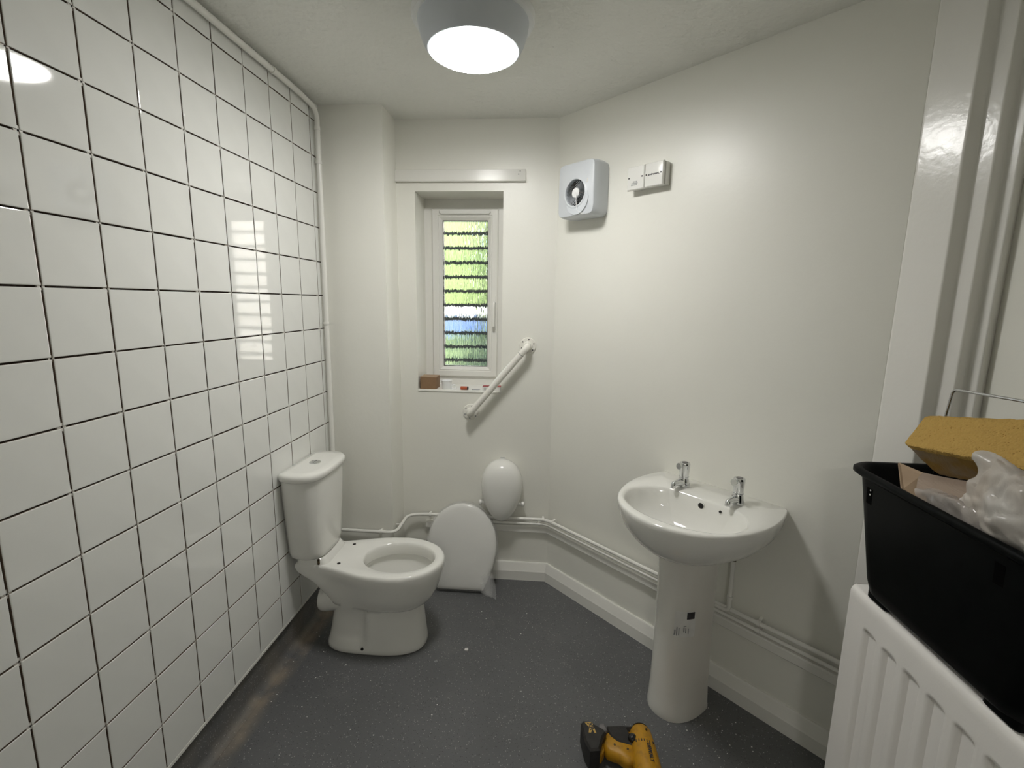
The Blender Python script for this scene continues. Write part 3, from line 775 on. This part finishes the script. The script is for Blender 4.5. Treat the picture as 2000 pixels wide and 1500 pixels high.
def b_inner(a, b, dc, z, e=2.0):
    """angle-matched so that it lines up with the outer ring"""
    ring = []
    for x, y, _ in b_outer(1, .468, 0):
        ang = math.atan2(-y - .25, x); c, s_ = math.cos(ang), math.sin(ang)
        r = 1 / ((abs(c) / a) ** e + (abs(s_) / b) ** e) ** (1 / e)
        ring.append((r * c, -(dc + r * s_), z))
    return ring
rings = [b_outer(.30, .30, .640, .06), b_outer(.46, .345, .648, .03), b_outer(.64, .385, .668), b_outer(.80, .423, .700), b_outer(.915, .449, .738), b_outer(.975, .462, .775), b_outer(.995, .467, .800),
         b_outer(1, .468, .811), b_outer(.996, .4665, .8175), b_outer(.983, .462, .8205, .003),
         b_inner(.222, .158, .276, .8205), b_inner(.215, .151, .276, .8185), b_inner(.210, .147, .276, .812), b_inner(.204, .142, .276, .795), b_inner(.190, .131, .275, .76), b_inner(.165, .113, .27, .725), b_inner(.115, .08, .26, .700), b_inner(.05, .04, .25, .690), b_inner(.018, .018, .25, .688)]
bowl = obj('bowl', MB().loft(rings), 'ceramic', t, angle=55)
obj('drain', MB().lathe([(.021, 0), (.021, .002), (.017, .002), (.015, -.001)], 20, (0, -.25, .688)), 'chrome', bowl)
obj('overflow', MB().lathe([(.0125, -.006), (.0125, .0015), (.0105, .002), (.0105, -.004)], 20, (.011, -.1592, .796), '-y'), 'ceramic', bowl)
obj('overflow_hole', MB().lathe([(.0105, 0), (.0105, .0022)], 20, (.011, -.1594, .796), '-y'), 'hole', bowl)
obj('chain_hole', MB().lathe([(.0045, 0), (.0045, .004)], 12, (.081, -.1565, .797), '-y'), 'hole', bowl)
def tap(sx, nm):
    tp = obj('tap', MB().lathe([(.023, 0), (.024, .004), (.0225, .012), (.019, .030), (.0165, .036), (.0185, .038), (.0185, .041)], 24, (sx, -.094, .8195)), 'chrome', t)
    hp = [(.0165, 0), (.0172, .006), (.0195, .044), (.0195, .050), (.0178, .0535), (.008, .0545)]
    obj('tap_head', MB().lathe(hp, 24, (sx, -.094, .8605)), 'chrome', tp)
    # lever paddle
    mb = MB().tube([(sx, -.106, .900), (sx, -.122, .902), (sx, -.132, .905)], [.0045, .0042, .006], 10)
    rings = []
    for k in range(12):
        a = 2 * PI * k / 12; rings.append(None)
    pad = []
    for dz in (-.0025, .0025):
        pad.append([(sx + .0095 * math.cos(2 * PI * k / 16), -.137 - .0085 * math.sin(2 * PI * k / 16) * 0 - dz, .909 + .0125 * math.sin(2 * PI * k / 16)) for k in range(16)])
    mb.loft(pad)
    obj('lever', mb, 'chrome', tp)
    # spout
    sp_ = fillet([(sx, -.100, .836), (sx, -.135, .844), (sx, -.166, .846), (sx, -.168, .831)], .006, 4)
    n_ = len(sp_)
    obj('spout', MB().tube(sp_, [.0140 - .0045 * min(1, i / (n_ * .6)) for i in range(n_)], 14), 'chrome', tp)
    obj('indice', MB().lathe([(.011, 0), (.011, .0006)], 20, (sx, -.094, .9150)), 'grey_clip', tp)
tap(-.0985, 'l'); tap(.108, 'r')

# pedestal: separate half-round column under the basin
t = thing('pedestal', 'dusty white ceramic pedestal with a torn barcode sticker under the basin', 'pedestal', W(.898, 0, 0), AW)
def ped_ring(w, d0, d1, z, n=32, e=2.4):
    ring = []
    for k in range(n + 1):
        a = PI * k / n; c, s_ = math.cos(a), math.sin(a)
        ring.append((w * math.copysign(abs(c) ** (2 / e), c), -(d0 + (d1 - d0) * abs(s_) ** (2 / e)), z))
    return ring
obj('column', MB().loft([ped_ring(.100, .13, .304, 0), ped_ring(.101, .13, .306, .012), ped_ring(.0985, .13, .304, .03), ped_ring(.094, .13, .300, .12), ped_ring(.091, .13, .298, .35), ped_ring(.092, .13, .302, .55), ped_ring(.095, .13, .310, .62), ped_ring(.096, .13, .312, .643)]), 'ceramic_dusty', t, angle=50)
# barcode sticker
def ped_pt(x, z, out=.0008):
    w = .0925; c = max(-1, min(1, x / w)); a = abs(c) ** (2.4 / 2)  # inverse superellipse
    cc = abs(c) ** (2.4 / 2); ss = math.sqrt(max(0, 1 - cc ** 2)); s_ = ss ** (2 / 2.4)
    nrm = Vector((c, -max(.2, ss), 0)).normalized() * out
    return (x + nrm.x, -(.13 + .17 * s_) + nrm.y, z)
def ped_patch(x0, x1, z0, z1, out=.0008):
    return MB().grid([[ped_pt(x0 + (x1 - x0) * i / 6, z0 + (z1 - z0) * j / 2, out) for i in range(7)] for j in range(3)])
stk = obj('sticker', ped_patch(.030, .078, .345, .445), 'sticker', t)
obj('barcode_block', ped_patch(.062, .076, .415, .442, .0014), 'ink', stk)
for (x0, x1, z0, z1) in ((.032, .036, .352, .372), (.038, .041, .350, .384), (.044, .0465, .352, .382), (.031, .033, .349, .356), (.056, .0585, .366, .386), (.0605, .062, .362, .384), (.056, .062, .388, .392), (.066, .0675, .358, .380)):
    obj('print_mark', ped_patch(x0, x1, z0, z1, .0014), 'ink_grey', stk)

# ================================================================== RADIATOR
RX, RY0, RY1, RZ0, RZ1 = 1.885, -.80, .293, .14, .782
t = thing('radiator', 'white panel radiator with vertical flutes under the black tub', 'radiator', (2.2065, 0, 0))
def flute(y, z):
    # recess depth at (y,z)
    k = (.223 - y) / .0695
    if k < 0 or k > 14: return 0
    f_ = k - math.floor(k)
    # channel occupies 0..0.66 of the pitch, soft sides
    def sst(a, b, x): 
        u = max(0, min(1, (x - a) / (b - a))); return u * u * (3 - 2 * u)
    c = sst(.0, .28, f_) * (1 - sst(.36, .78, f_))
    e = (1 - sst(.693, .703, z)) * sst(RZ0 + .075, RZ0 + .085, z)
    return .024 * c * e
ys = []; y = RY1 - .006
while y > RY0 + .006: ys.append(y); y -= .0695 / 16
zs = [RZ0, RZ0 + .02, RZ0 + .07, RZ0 + .075, RZ0 + .08, RZ0 + .085, RZ0 + .1] + [RZ0 + .1 + (.68 - RZ0 - .1) * i / 8 for i in range(1, 9)] + [.690, .693, .6965, .700, .703, .71, .73, .75]
zs += [.765, .774, .779, .7815]
def rad_x(z):   # rolled top and bottom edges
    if z > .765: u = (z - .765) / .017; return RX + .018 * (1 - math.sqrt(max(0, 1 - u * u)))
    return RX
pts = [[(rad_x(z) + flute(y, z) - 2.2065, y, z) for y in ys] for z in zs]
pts.append([(RX + .045 - 2.2065, y, RZ1) for y in ys])
front = MB().grid(pts)
# rolled vertical edge at the left end
prof = [(RX, RY1 - .006), (RX + .003, RY1 - .002), (RX + .010, RY1), (RX + .05, RY1)]
front.grid([[(x - 2.2065 + (rad_x(z) - RX if i < 3 else 0), y, z) for i, (x, y) in enumerate(prof)] for z in zs])
obj('front_panel', front, 'rad', t, angle=60)
mb = MB(); rbox(mb, RX + .012 - 2.2065, RX + .15 - 2.2065, RY0, RY1 - .0, RZ0, RZ1 - .001, .004, .003, 2)
obj('casing', mb, 'rad', t)
mb = MB(); rbox(mb, RX + .085 - 2.2065, RX + .10 - 2.2065, RY0, RY1, RZ0, RZ1 - .004, .003, .002, 2)
for y in (.15, -.55):
    mbk = MB().box(RX + .145 - 2.2065, -.0005, y - .02, y + .02, .3, .7)
    obj('bracket', mbk, 'rad', t)

# ================================================================== BLACK TUB
TZ = RZ1 + .001
tb = thing('storage_tub', 'black plastic tub full of odds and ends standing on the radiator', 'tub', (1.98, .035, TZ))
def tub_ring(x0, x1, y0, y1, r, z): return [(x - 1.98, y - .035, z) for x, y, _ in rbox_ring(x0, x1, y0, y1, r, 0, 8)]
TX0, TX1 = 1.878, 2.118
rings = [tub_ring(TX0 + .012, TX1 - .012, -.165, .240, .05, .012), tub_ring(TX0 + .004, TX1 - .004, -.185, .254, .055, .022), tub_ring(TX0 - .002, TX1, -.192, .262, .058, .05),
         tub_ring(TX0 - .012, TX1 + .014, -.262, .322, .062, .300), tub_ring(TX0 - .018, TX1 + .020, -.280, .336, .064, .304), tub_ring(TX0 - .023, TX1 + .024, -.290, .346, .066, .309), tub_ring(TX0 - .023, TX1 + .024, -.290, .346, .066, .317), tub_ring(TX0 - .018, TX1 + .020, -.284, .340, .064, .3215),
         tub_ring(TX0 - .010, TX1 + .010, -.262, .328, .058, .3215), tub_ring(TX0 - .006, TX1 + .008, -.256, .319, .056, .312), tub_ring(TX0 + .006, TX1 - .004, -.182, .250, .05, .030), tub_ring(TX0 + .02, TX1 - .02, -.12, .2, .03, .027)]
tub = obj('tub_body', MB().loft(rings), 'tub', tb, angle=50)
for y in (.243, -.105):
    mb = MB(); mb.add([(TX0 - .0098 - 1.98, y - .035 - .010, .243), (TX0 - .0098 - 1.98, y - .035 + .010, .243), (TX0 - .0120 - 1.98, y - .035 + .010, .283), (TX0 - .0120 - 1.98, y - .035 - .010, .283), (TX0 - 1.98, y - .035 - .010, .243), (TX0 - 1.98, y - .035 + .010, .243), (TX0 - 1.98, y - .035 + .010, .283), (TX0 - 1.98, y - .035 - .010, .283)], [(0, 1, 2, 3), (4, 7, 6, 5), (0, 4, 5, 1), (1, 5, 6, 2), (2, 6, 7, 3), (3, 7, 4, 0)])
    sl = obj('handle_slot', mb, 'slot', tb)
    if y > 0:
        for dz in (.279, .268): obj('glint_hole', MB().lathe([(.0022, 0), (.0022, .0004)], 8, (TX0 - .0119 - 1.98, y - .035 - .003, dz), '-x'), 'sticker', sl)
for (y0, y1) in ((.165, .238), (-.165, -.09)):
    mb = MB(); rbox(mb, TX0 + .012 - 1.98, TX0 + .085 - 1.98, y0 - .035, y1 - .035, 0, .026, .012, .003, 3)
    obj('base_rib', mb, 'tub', tb)

# things in the tub
def panel(name, pts, th, m, label, cat):
    a, b, c, d = [Vector(p) for p in pts]; n_ = (b - a).cross(d - a).normalized() * th
    mb = MB().loft([[a, b, c, d], [p + n_ for p in (a, b, c, d)]])
    return tag(obj(name, mb, m, smooth=False), label, cat)
panel('cardboard_offcut', [(1.88, .161, 1.098), (1.885, .085, 1.075), (1.955, .205, 1.124), (1.968, .305, 1.116)], -.004, 'card_pale', 'plain brown card panel leaning inside the left end of the tub', 'cardboard')
def patch(rows_, nu, nv, amp=0.0, freq=8.0, seed=0.0, fold=0.0):
    """smooth surface through a small grid of points, crumpled by noise"""
    nr, nc = len(rows_), len(rows_[0]); out = []
    def cr(p, t_):
        n_ = len(p); k = min(int(t_), n_ - 2); f_ = t_ - k
        a_, b_, c_, d_ = p[max(k - 1, 0)], p[k], p[k + 1], p[min(k + 2, n_ - 1)]
        return .5 * (2 * b_ + (c_ - a_) * f_ + (2 * a_ - 5 * b_ + 4 * c_ - d_) * f_ ** 2 + (3 * b_ - a_ - 3 * c_ + d_) * f_ ** 3)
    V = [[Vector(p) for p in r] for r in rows_]
    for i in range(nu + 1):
        u = (nr - 1) * i / nu; row = []
        for j in range(nv + 1):
            v = (nc - 1) * j / nv
            p = cr([cr(r, v) for r in V], u)
            d = mnoise.noise(p * freq + Vector((seed, 0, 0))) * amp
            if fold: d += (abs(mnoise.noise(p * freq * 2.1 + Vector((0, seed, 3)))) - .25) * fold
            row.append(p + Vector((-d, 0, d * .8)))
        out.append(row)
    return out
mb = MB(); rw = patch([[(1.96, .214, 1.122), (1.965, .14, 1.135), (1.965, .04, 1.160)], [(1.925, .18, 1.120), (1.93, .10, 1.134), (1.93, .02, 1.152)], [(1.90, .147, 1.102), (1.90, .066, 1.117), (1.90, -.02, 1.130)]], 8, 16)
mb.grid(rw); mb.grid([[p + Vector((.003, 0, -.003)) for p in r] for r in rw])
tag(obj('kraft_wrapper', mb, 'corrugated'), 'ribbed brown paper wrapper lying in the tub below the sponge', 'wrapper')
rw = patch([[(1.91, .150, 1.106), (1.905, .094, 1.124), (1.90, .018, 1.130), (1.90, -.03, 1.13)], [(1.888, .135, 1.108), (1.885, .07, 1.122), (1.880, .005, 1.130), (1.885, -.04, 1.13)], [(1.880, .112, 1.085), (1.880, .045, 1.092), (1.878, -.022, 1.097), (1.88, -.06, 1.10)]], 16, 30, .006, 18, 2.0, .006)
tag(obj('clear_pouch', MB().grid(rw), 'pouch', angle=60), 'crumpled clear plastic pouch along the front edge of the tub', 'pouch')
rw = patch([[(1.91, .050, 1.213), (1.915, .007, 1.236), (1.915, -.031, 1.230), (1.915, -.071, 1.222), (1.915, -.125, 1.224), (1.92, -.20, 1.20)],
            [(1.90, .008, 1.205), (1.885, -.045, 1.222), (1.878, -.092, 1.215), (1.876, -.125, 1.213), (1.876, -.165, 1.217), (1.88, -.225, 1.19)],
            [(1.89, .018, 1.157), (1.868, -.047, 1.177), (1.863, -.096, 1.173), (1.860, -.145, 1.178), (1.862, -.192, 1.180), (1.87, -.24, 1.16)],
            [(1.886, .020, 1.129), (1.868, -.042, 1.134), (1.863, -.095, 1.130), (1.862, -.150, 1.134), (1.864, -.201, 1.136), (1.87, -.245, 1.13)],
            [(1.882, -.012, 1.098), (1.880, -.060, 1.094), (1.880, -.099, 1.096), (1.880, -.140, 1.098), (1.880, -.193, 1.10), (1.885, -.24, 1.10)]], 44, 56, .010, 15, 7.0, .017)
tag(obj('plastic_bag', MB().grid(rw), 'bag', angle=50), 'crumpled milky plastic bag bulging out of the tub below the sponge', 'bag')
# sponge float
def lerp3(a, b, t_): return Vector(a).lerp(Vector(b), t_)
Mid0, Mid1 = Vector((1.905, .212, 1.191)), Vector((1.900, -.20, 1.250))
Top0, Top1 = Vector((1.985, .266, 1.250)), Vector((1.985, -.20, 1.346))
Bot0, Bot1 = Vector((1.965, .183, 1.128)), Vector((1.965, -.20, 1.205))
s_t = thing('sponge_float', 'yellow sponge float resting on top of the tub', 'sponge', (1.98, .02, 1.14))
org = Vector((1.98, .02, 1.14))
def soft_prism(c0, c1, n_len=36, n_side=8, amp=.0025, seed=0.0):
    """four-cornered bar from section c0 to section c1 with slightly rounded, uneven faces"""
    rings = []
    ctr0 = sum(c0, Vector()) / 4; ctr1 = sum(c1, Vector()) / 4
    for i in range(n_len + 1):
        u = i / n_len
        cs = [c0[k].lerp(c1[k], u) for k in range(4)]; ctr = ctr0.lerp(ctr1, u)
        e = 1.0
        if i == 0 or i == n_len: e = .93
        ring = []
        for k in range(4):
            a, b = cs[k], cs[(k + 1) % 4]
            for j in range(n_side):
                f_ = j / n_side; p = a.lerp(b, f_)
                if j == 0: p = ctr + (p - ctr) * .97
                d = (p - ctr).normalized() * mnoise.noise(p * 55 + Vector((seed, 0, 0))) * amp
                ring.append(ctr + (p + d - ctr) * e - org)
        rings.append(ring)
    return MB().loft(rings)
Far0, Far1 = Top0 + (Bot0 - Mid0), Top1 + (Bot1 - Mid1)
def q(a, b, f_): return a.lerp(b, f_)
obj('sponge_pad', soft_prism([Mid0, Top0, q(Top0, Far0, .16), q(Mid0, Bot0, .16)], [Mid1, Top1, q(Top1, Far1, .16), q(Mid1, Bot1, .16)]), 'sponge', s_t, angle=50)
obj('backing_pad', soft_prism([q(Mid0, Bot0, .14), q(Top0, Far0, .14), q(Far0, Top0, .1), Bot0], [q(Mid1, Bot1, .14), q(Top1, Far1, .14), q(Far1, Top1, .1), Bot1], seed=4), 'sponge_dirty', s_t, angle=50)
# wire handle sticking up behind the sponge
wire = [(2.03, .272, 1.06), (2.03, .266, 1.25), (2.03, .257, 1.317), (2.03, .085, 1.323), (2.03, -.28, 1.333)]
tag(obj('wire_frame', MB().tube(fillet(wire, .014, 6), .0032, 10), 'steel'), 'bent steel wire handle standing up out of the tub behind the sponge', 'wire')

# ================================================================== DRILL on the floor
t = thing('cordless_drill', 'yellow and black cordless drill lying on the floor', 'drill', (1.36, .45, 0))
def pl(pts): 
    a = sum(pts[i][0] * pts[(i + 1) % len(pts)][1] - pts[(i + 1) % len(pts)][0] * pts[i][1] for i in range(len(pts)))
    p = [(x - 1.36, y - .45) for x, y in pts]
    return p if a > 0 else p[::-1]
bat = obj('battery', MB().prism(pl([(1.212, .496), (1.221, .511), (1.249, .511), (1.262, .500), (1.288, .484), (1.296, .470), (1.283, .452), (1.268, .404), (1.236, .398), (1.222, .43)]), .001, .082, .006), 'black', t, angle=30)
obj('battery_label', MB().prism(pl([(1.226, .500), (1.250, .505), (1.262, .462), (1.256, .462), (1.250, .478), (1.244, .462), (1.236, .462), (1.240, .482)]), .0815, .0826), 'yellow_print', bat, smooth=False)
put_text('lettering', 'XR', .022, 'ink', bat, (1.2455 - 1.36, .487 - .45, .0828), (.35, -1, 0), (1, .35, 0), bold=.0006)
obj('battery_latch', MB().prism(pl([(1.270, .446), (1.284, .452), (1.286, .43), (1.274, .408), (1.266, .412)]), .02, .055, .003), 'yellow', bat, angle=30)
obj('handle', MB().prism(pl([(1.280, .476), (1.300, .500), (1.34, .508), (1.385, .512), (1.392, .40), (1.352, .395), (1.333, .412), (1.296, .424), (1.284, .45)]), .012, .058, .010), 'yellow', t, angle=60)
obj('rubber_grip', MB().prism(pl([(1.300, .498), (1.304, .519), (1.35, .525), (1.400, .526), (1.410, .520), (1.400, .512), (1.377, .508), (1.380, .488), (1.392, .470), (1.380, .448), (1.332, .459), (1.312, .476)]), .010, .0625, .007), 'black', t, angle=40)
mb = MB()
cy_ = []
for y, r in ((.527, .020), (.522, .030), (.51, .036), (.47, .0395), (.44, .041), (.40, .043), (.36, .0425), (.335, .040), (.33, .034)):
    cy_.append([(1.418 - 1.36 + r * 1.02 * math.cos(2 * PI * k / 28), y - .45, .0445 + r * math.sin(2 * PI * k / 28)) for k in range(28)])
hs = obj('motor_housing', mb.loft(cy_), 'yellow', t, angle=40)
obj('trigger', MB().lathe([(.0005, .017), (.009, .0155), (.0145, .010), (.0155, .003), (.0155, -.01)], 20, (1.384 - 1.36, .470 - .45, .062)), 'blackgloss', t)
for k in range(6):
    a = math.radians(70 + 9 * k)
    y = .452 - .001 * k
    obj('vent_slot', MB().box(1.392 - 1.36 + .0085 * k - .0014, 1.392 - 1.36 + .0085 * k + .0014, y - .45 - .004, y - .45 + .004, .070, .0445 + .0412 * math.sqrt(max(0, 1 - ((1.392 + .0085 * k - 1.418) / .0425) ** 2)) + .0008), 'ink', hs, smooth=False)
put_text('lettering', 'DEWALT', .0165, 'ink', hs, (1.428 - 1.36, .405 - .45, .0876), (.0, -1, 0), (1, 0, -.15), bold=.0005)
obj('rear_cap', MB().loft([[(1.418 - 1.36 + r * math.cos(2 * PI * k / 24), y - .45, .0445 + r * math.sin(2 * PI * k / 24)) for k in range(24)] for y, r in ((.524, .031), (.531, .026), (.534, .018))]), 'black', t)
obj('chuck', MB().loft([[(1.418 - 1.36 + r * math.cos(2 * PI * k / 24), y - .45, .0445 + r * math.sin(2 * PI * k / 24)) for k in range(24)] for y, r in ((.334, .026), (.332, .031), (.30, .030), (.275, .022), (.262, .014))]), 'blackgloss', t)
mb = MB().prism(pl([(1.272, .492), (1.276, .515), (1.296, .518), (1.303, .490), (1.290, .478)]), .045, .070, .003)
obj('belt_clip', mb, 'grey_clip', t, angle=30)
for (x, y) in ((1.322, .448), (1.363, .436), (1.433, .494), (1.447, .452)):
    z = .0585 if x < 1.39 else .0445 + .0405 * math.sqrt(max(0, 1 - ((x - 1.418) / .0425) ** 2))
    obj('case_screw', MB().lathe([(.0038, -.003), (.0038, .0008)], 10, (x - 1.36, y - .45, z)), 'brass', t)

# ================================================================== ON THE SILL
SZ = 1.047
t = thing('cardboard_box', 'small brown cardboard box on the left end of the window sill', 'box', (.430, 1.520, SZ))
mb = MB(); rbox(mb, -.036, .050, -.022, .062, 0, .063, .0015, .0012, 2)
obj('carton', mb, 'card', t)
obj('lid_flap', MB().box(-.035, .049, -.021, .061, .0632, .0648), 'card_pale', t, smooth=False)
tag(obj('plastic_pot', MB().lathe([(.026, 0), (.027, .002), (.0275, .040), (.0285, .041), (.0285, .0445), (.020, .046), (.002, .0462)], 32, (.530, 1.530, SZ)), 'lamp_white'), 'round white plastic pot beside the cardboard box', 'pot')
mb = MB(); ringp = [(.012 * math.cos(a), .0, .012 + .0115 * math.sin(a)) for a in [2 * PI * k / 16 for k in range(17)]]
tag(obj('cable_clip', MB().tube([(x + .571, y + 1.516, z + SZ - .0005) for x, y, z in ringp], .0036, 8).box(.560, .566, 1.510, 1.520, SZ, SZ + .006), 'lamp_white'), 'tiny white ring-shaped clip lying between pot and orange plug', 'clip')
t = thing('screw_plug', 'short orange-red plastic cylinder with dark end on the sill', 'plug', (.628, 1.508, SZ))
obj('barrel', MB().lathe([(.0085, -.020), (.0092, -.018), (.0092, .014), (.0088, .015)], 16, (0, 0, .0092), 'x'), 'orange', t)
obj('end', MB().lathe([(.0088, .0145), (.0088, .020), (.0075, .021)], 16, (0, 0, .0092), 'x'), 'ink', t)
t = thing('wood_screw', 'single steel screw lying on the sill', 'screw', (.690, 1.505, SZ))
obj('shank', MB().tube([(-.018, 0, .0032), (.016, .006, .0030), (.022, .007, .003)], [.0018, .0018, .0006], 8), 'steel', t)
obj('head', MB().tube([(-.0215, -.0006, .0036), (-.018, 0, .0034)], [.0040, .0022], 10), 'steel', t)
t = thing('screw_packet', 'flat white packet with a red top behind the grab rail on the sill', 'packet', (.768, 1.520, SZ))
mb = MB(); rbox(mb, -.044, .050, -.018, .030, 0, .018, .002, .001, 2)
obj('packet_body', mb, 'sticker', t)
obj('red_band', MB().box(-.0445, .0505, -.010, .0305, .0182, .0206), 'red', t, smooth=False)
for k in range(3): obj('print_mark', MB().box(-.036, -.024, -.0186, -.0179, .004 + .0042 * k, .0058 + .0042 * k), 'ink_grey', t, smooth=False)

# ================================================================== SCRAPS ON THE FLOOR
def scrap(x, y, r, seed):
    g = random.Random(seed); n = 6
    pts = [(x + r * g.uniform(.5, 1.2) * math.cos(2 * PI * k / n), y + r * g.uniform(.4, 1.0) * math.sin(2 * PI * k / n)) for k in range(n)]
    mb = MB(); mb.add([(px, py, .0006 + g.uniform(0, r * .5)) for px, py in pts] + [(px, py, .0003) for px, py in pts], [tuple(range(n)), tuple(range(2 * n - 1, n - 1, -1))] + [(k, (k + 1) % n, n + (k + 1) % n, n + k) for k in range(n)])
    return mb
tag(obj('paper_scrap', scrap(.742, .905, .014, 3), 'sticker', smooth=False), 'largest white scrap on the floor right of the toilet foot', 'scrap', 'white scraps on the floor')
tag(obj('paper_scrap', scrap(.628, .825, .009, 8), 'ink_grey', smooth=False), 'small grey sliver on the floor just in front of the toilet foot', 'scrap', 'white scraps on the floor')
g = random.Random(11); deb = MB()
for k in range(150):
    if k < 60: x, y = g.gauss(1.66, .10), g.gauss(.56, .12)
    elif k < 100: x, y = g.uniform(.02, .3), g.uniform(.2, 1.0)
    else: x, y = g.uniform(.2, 1.7), g.uniform(.2, 1.35)
    if x + y > 2.45 or x < .02: continue
    m_ = scrap(x, y, g.uniform(.0012, .0032), 100 + k); deb.add(m_.v, m_.f)
db = obj('plaster_dust', deb, 'sticker', smooth=False, kind='stuff'); tag(db, 'tiny white crumbs of plaster scattered on the floor', 'debris')

# ================================================================== OUTSIDE THE WINDOW
gd = struct('ground_outside', MB().box(-6, 7, 1.81, 14, -.35, -.30), 'ground', 'grass outside the window', cat='ground')
grl = thing('slatted_screen', 'dark horizontal slatted screen just outside the window glass', 'screen', (.55, 2.12, -.30))
for k in range(17):
    z = .86 + .0880 * k + .30
    obj('slat', MB().loft([[(-.75, y, z + dz) for y, dz in ((-.008, -.010), (.008, -.008), (.008, .008), (-.008, .010))], [(.75, y, z + dz + .012) for y, dz in ((-.008, -.010), (.008, -.008), (.008, .008), (-.008, .010))]]), 'dark_bar', grl, smooth=False)
for x in (-.75, .75):
    obj('upright', MB().box(x - .02, x + .02, .008, .05, 0, 2.66), 'dark_bar', grl, smooth=False)
def blob(name, loc, rad, m, label, cat, seed, group=None):
    mb = MB(); g = random.Random(seed); rings = []
    for i in range(13):
        ph = PI * i / 12; ring = []
        for k in range(24):
            th = 2 * PI * k / 24
            d = Vector((math.sin(ph) * math.cos(th), math.sin(ph) * math.sin(th), math.cos(ph)))
            rr = 1 + .22 * mnoise.noise(d * 2.3 + Vector((seed, 0, 0))) + .12 * mnoise.noise(d * 7 + Vector((0, seed, 0)))
            ring.append((d.x * rad[0] * rr, d.y * rad[1] * rr, d.z * rad[2] * rr + rad[2]))
        rings.append(ring)
    t_ = thing(name, label, cat, loc, group=group)
    obj('foliage', mb.loft(rings), m, t_)
    obj('stem', MB().tube([(0, 0, 0), (0, 0, rad[2] * 1.2)], .06, 8), 'bark', t_)
blob('garden_tree', (-.55, 6.2, -.30), (1.6, 1.2, 1.95), 'leaf', 'bright yellow-green tree beyond the window glass', 'tree', 2)
blob('garden_bush', (.34, 3.2, -.30), (.75, .45, .74), 'leaf2', 'low green bush beyond the window glass', 'bush', 5)
t = thing('wheelie_bin', 'blue bin standing outside beyond the window glass', 'bin', (.10, 4.3, -.30))
mb = MB().loft([rbox_ring(-.30, .30, -.26, .26, .03, 0), rbox_ring(-.40, .40, -.34, .34, .03, 1.66)]); obj('bin_body', mb, 'blue', t)
mb = MB(); rbox(mb, -.42, .42, -.38, .36, 1.66, 1.75, .04, .015); obj('bin_lid', mb, 'lamp_white', t)
tag(obj('drain_pipe', MB().tube([(.60, 2.6, -.3), (.60, 2.6, 3.2)], .045, 14), 'dark_bar'), 'dark upright post close outside the window', 'post')
tag(obj('garden_wall', MB().box(-6, 1.2, 8.0, 8.2, -.3, 1.3), 'pale_wall', smooth=False), 'pale garden wall far beyond the window', 'wall')
t = thing('neighbour_house', 'pale rendered house front beyond the window to the right', 'house', (3.8, 6.0, -.3))
obj('facade', MB().box(-2.2, 2.5, 0, 3, 0, 5.5), 'pale_wall', t, smooth=False)
for k in range(9): obj('plank', MB().box(-2.25, 2.5, -.03, 0, .5 + .5 * k, .93 + .5 * k), 'pale_wall', t, smooth=False)
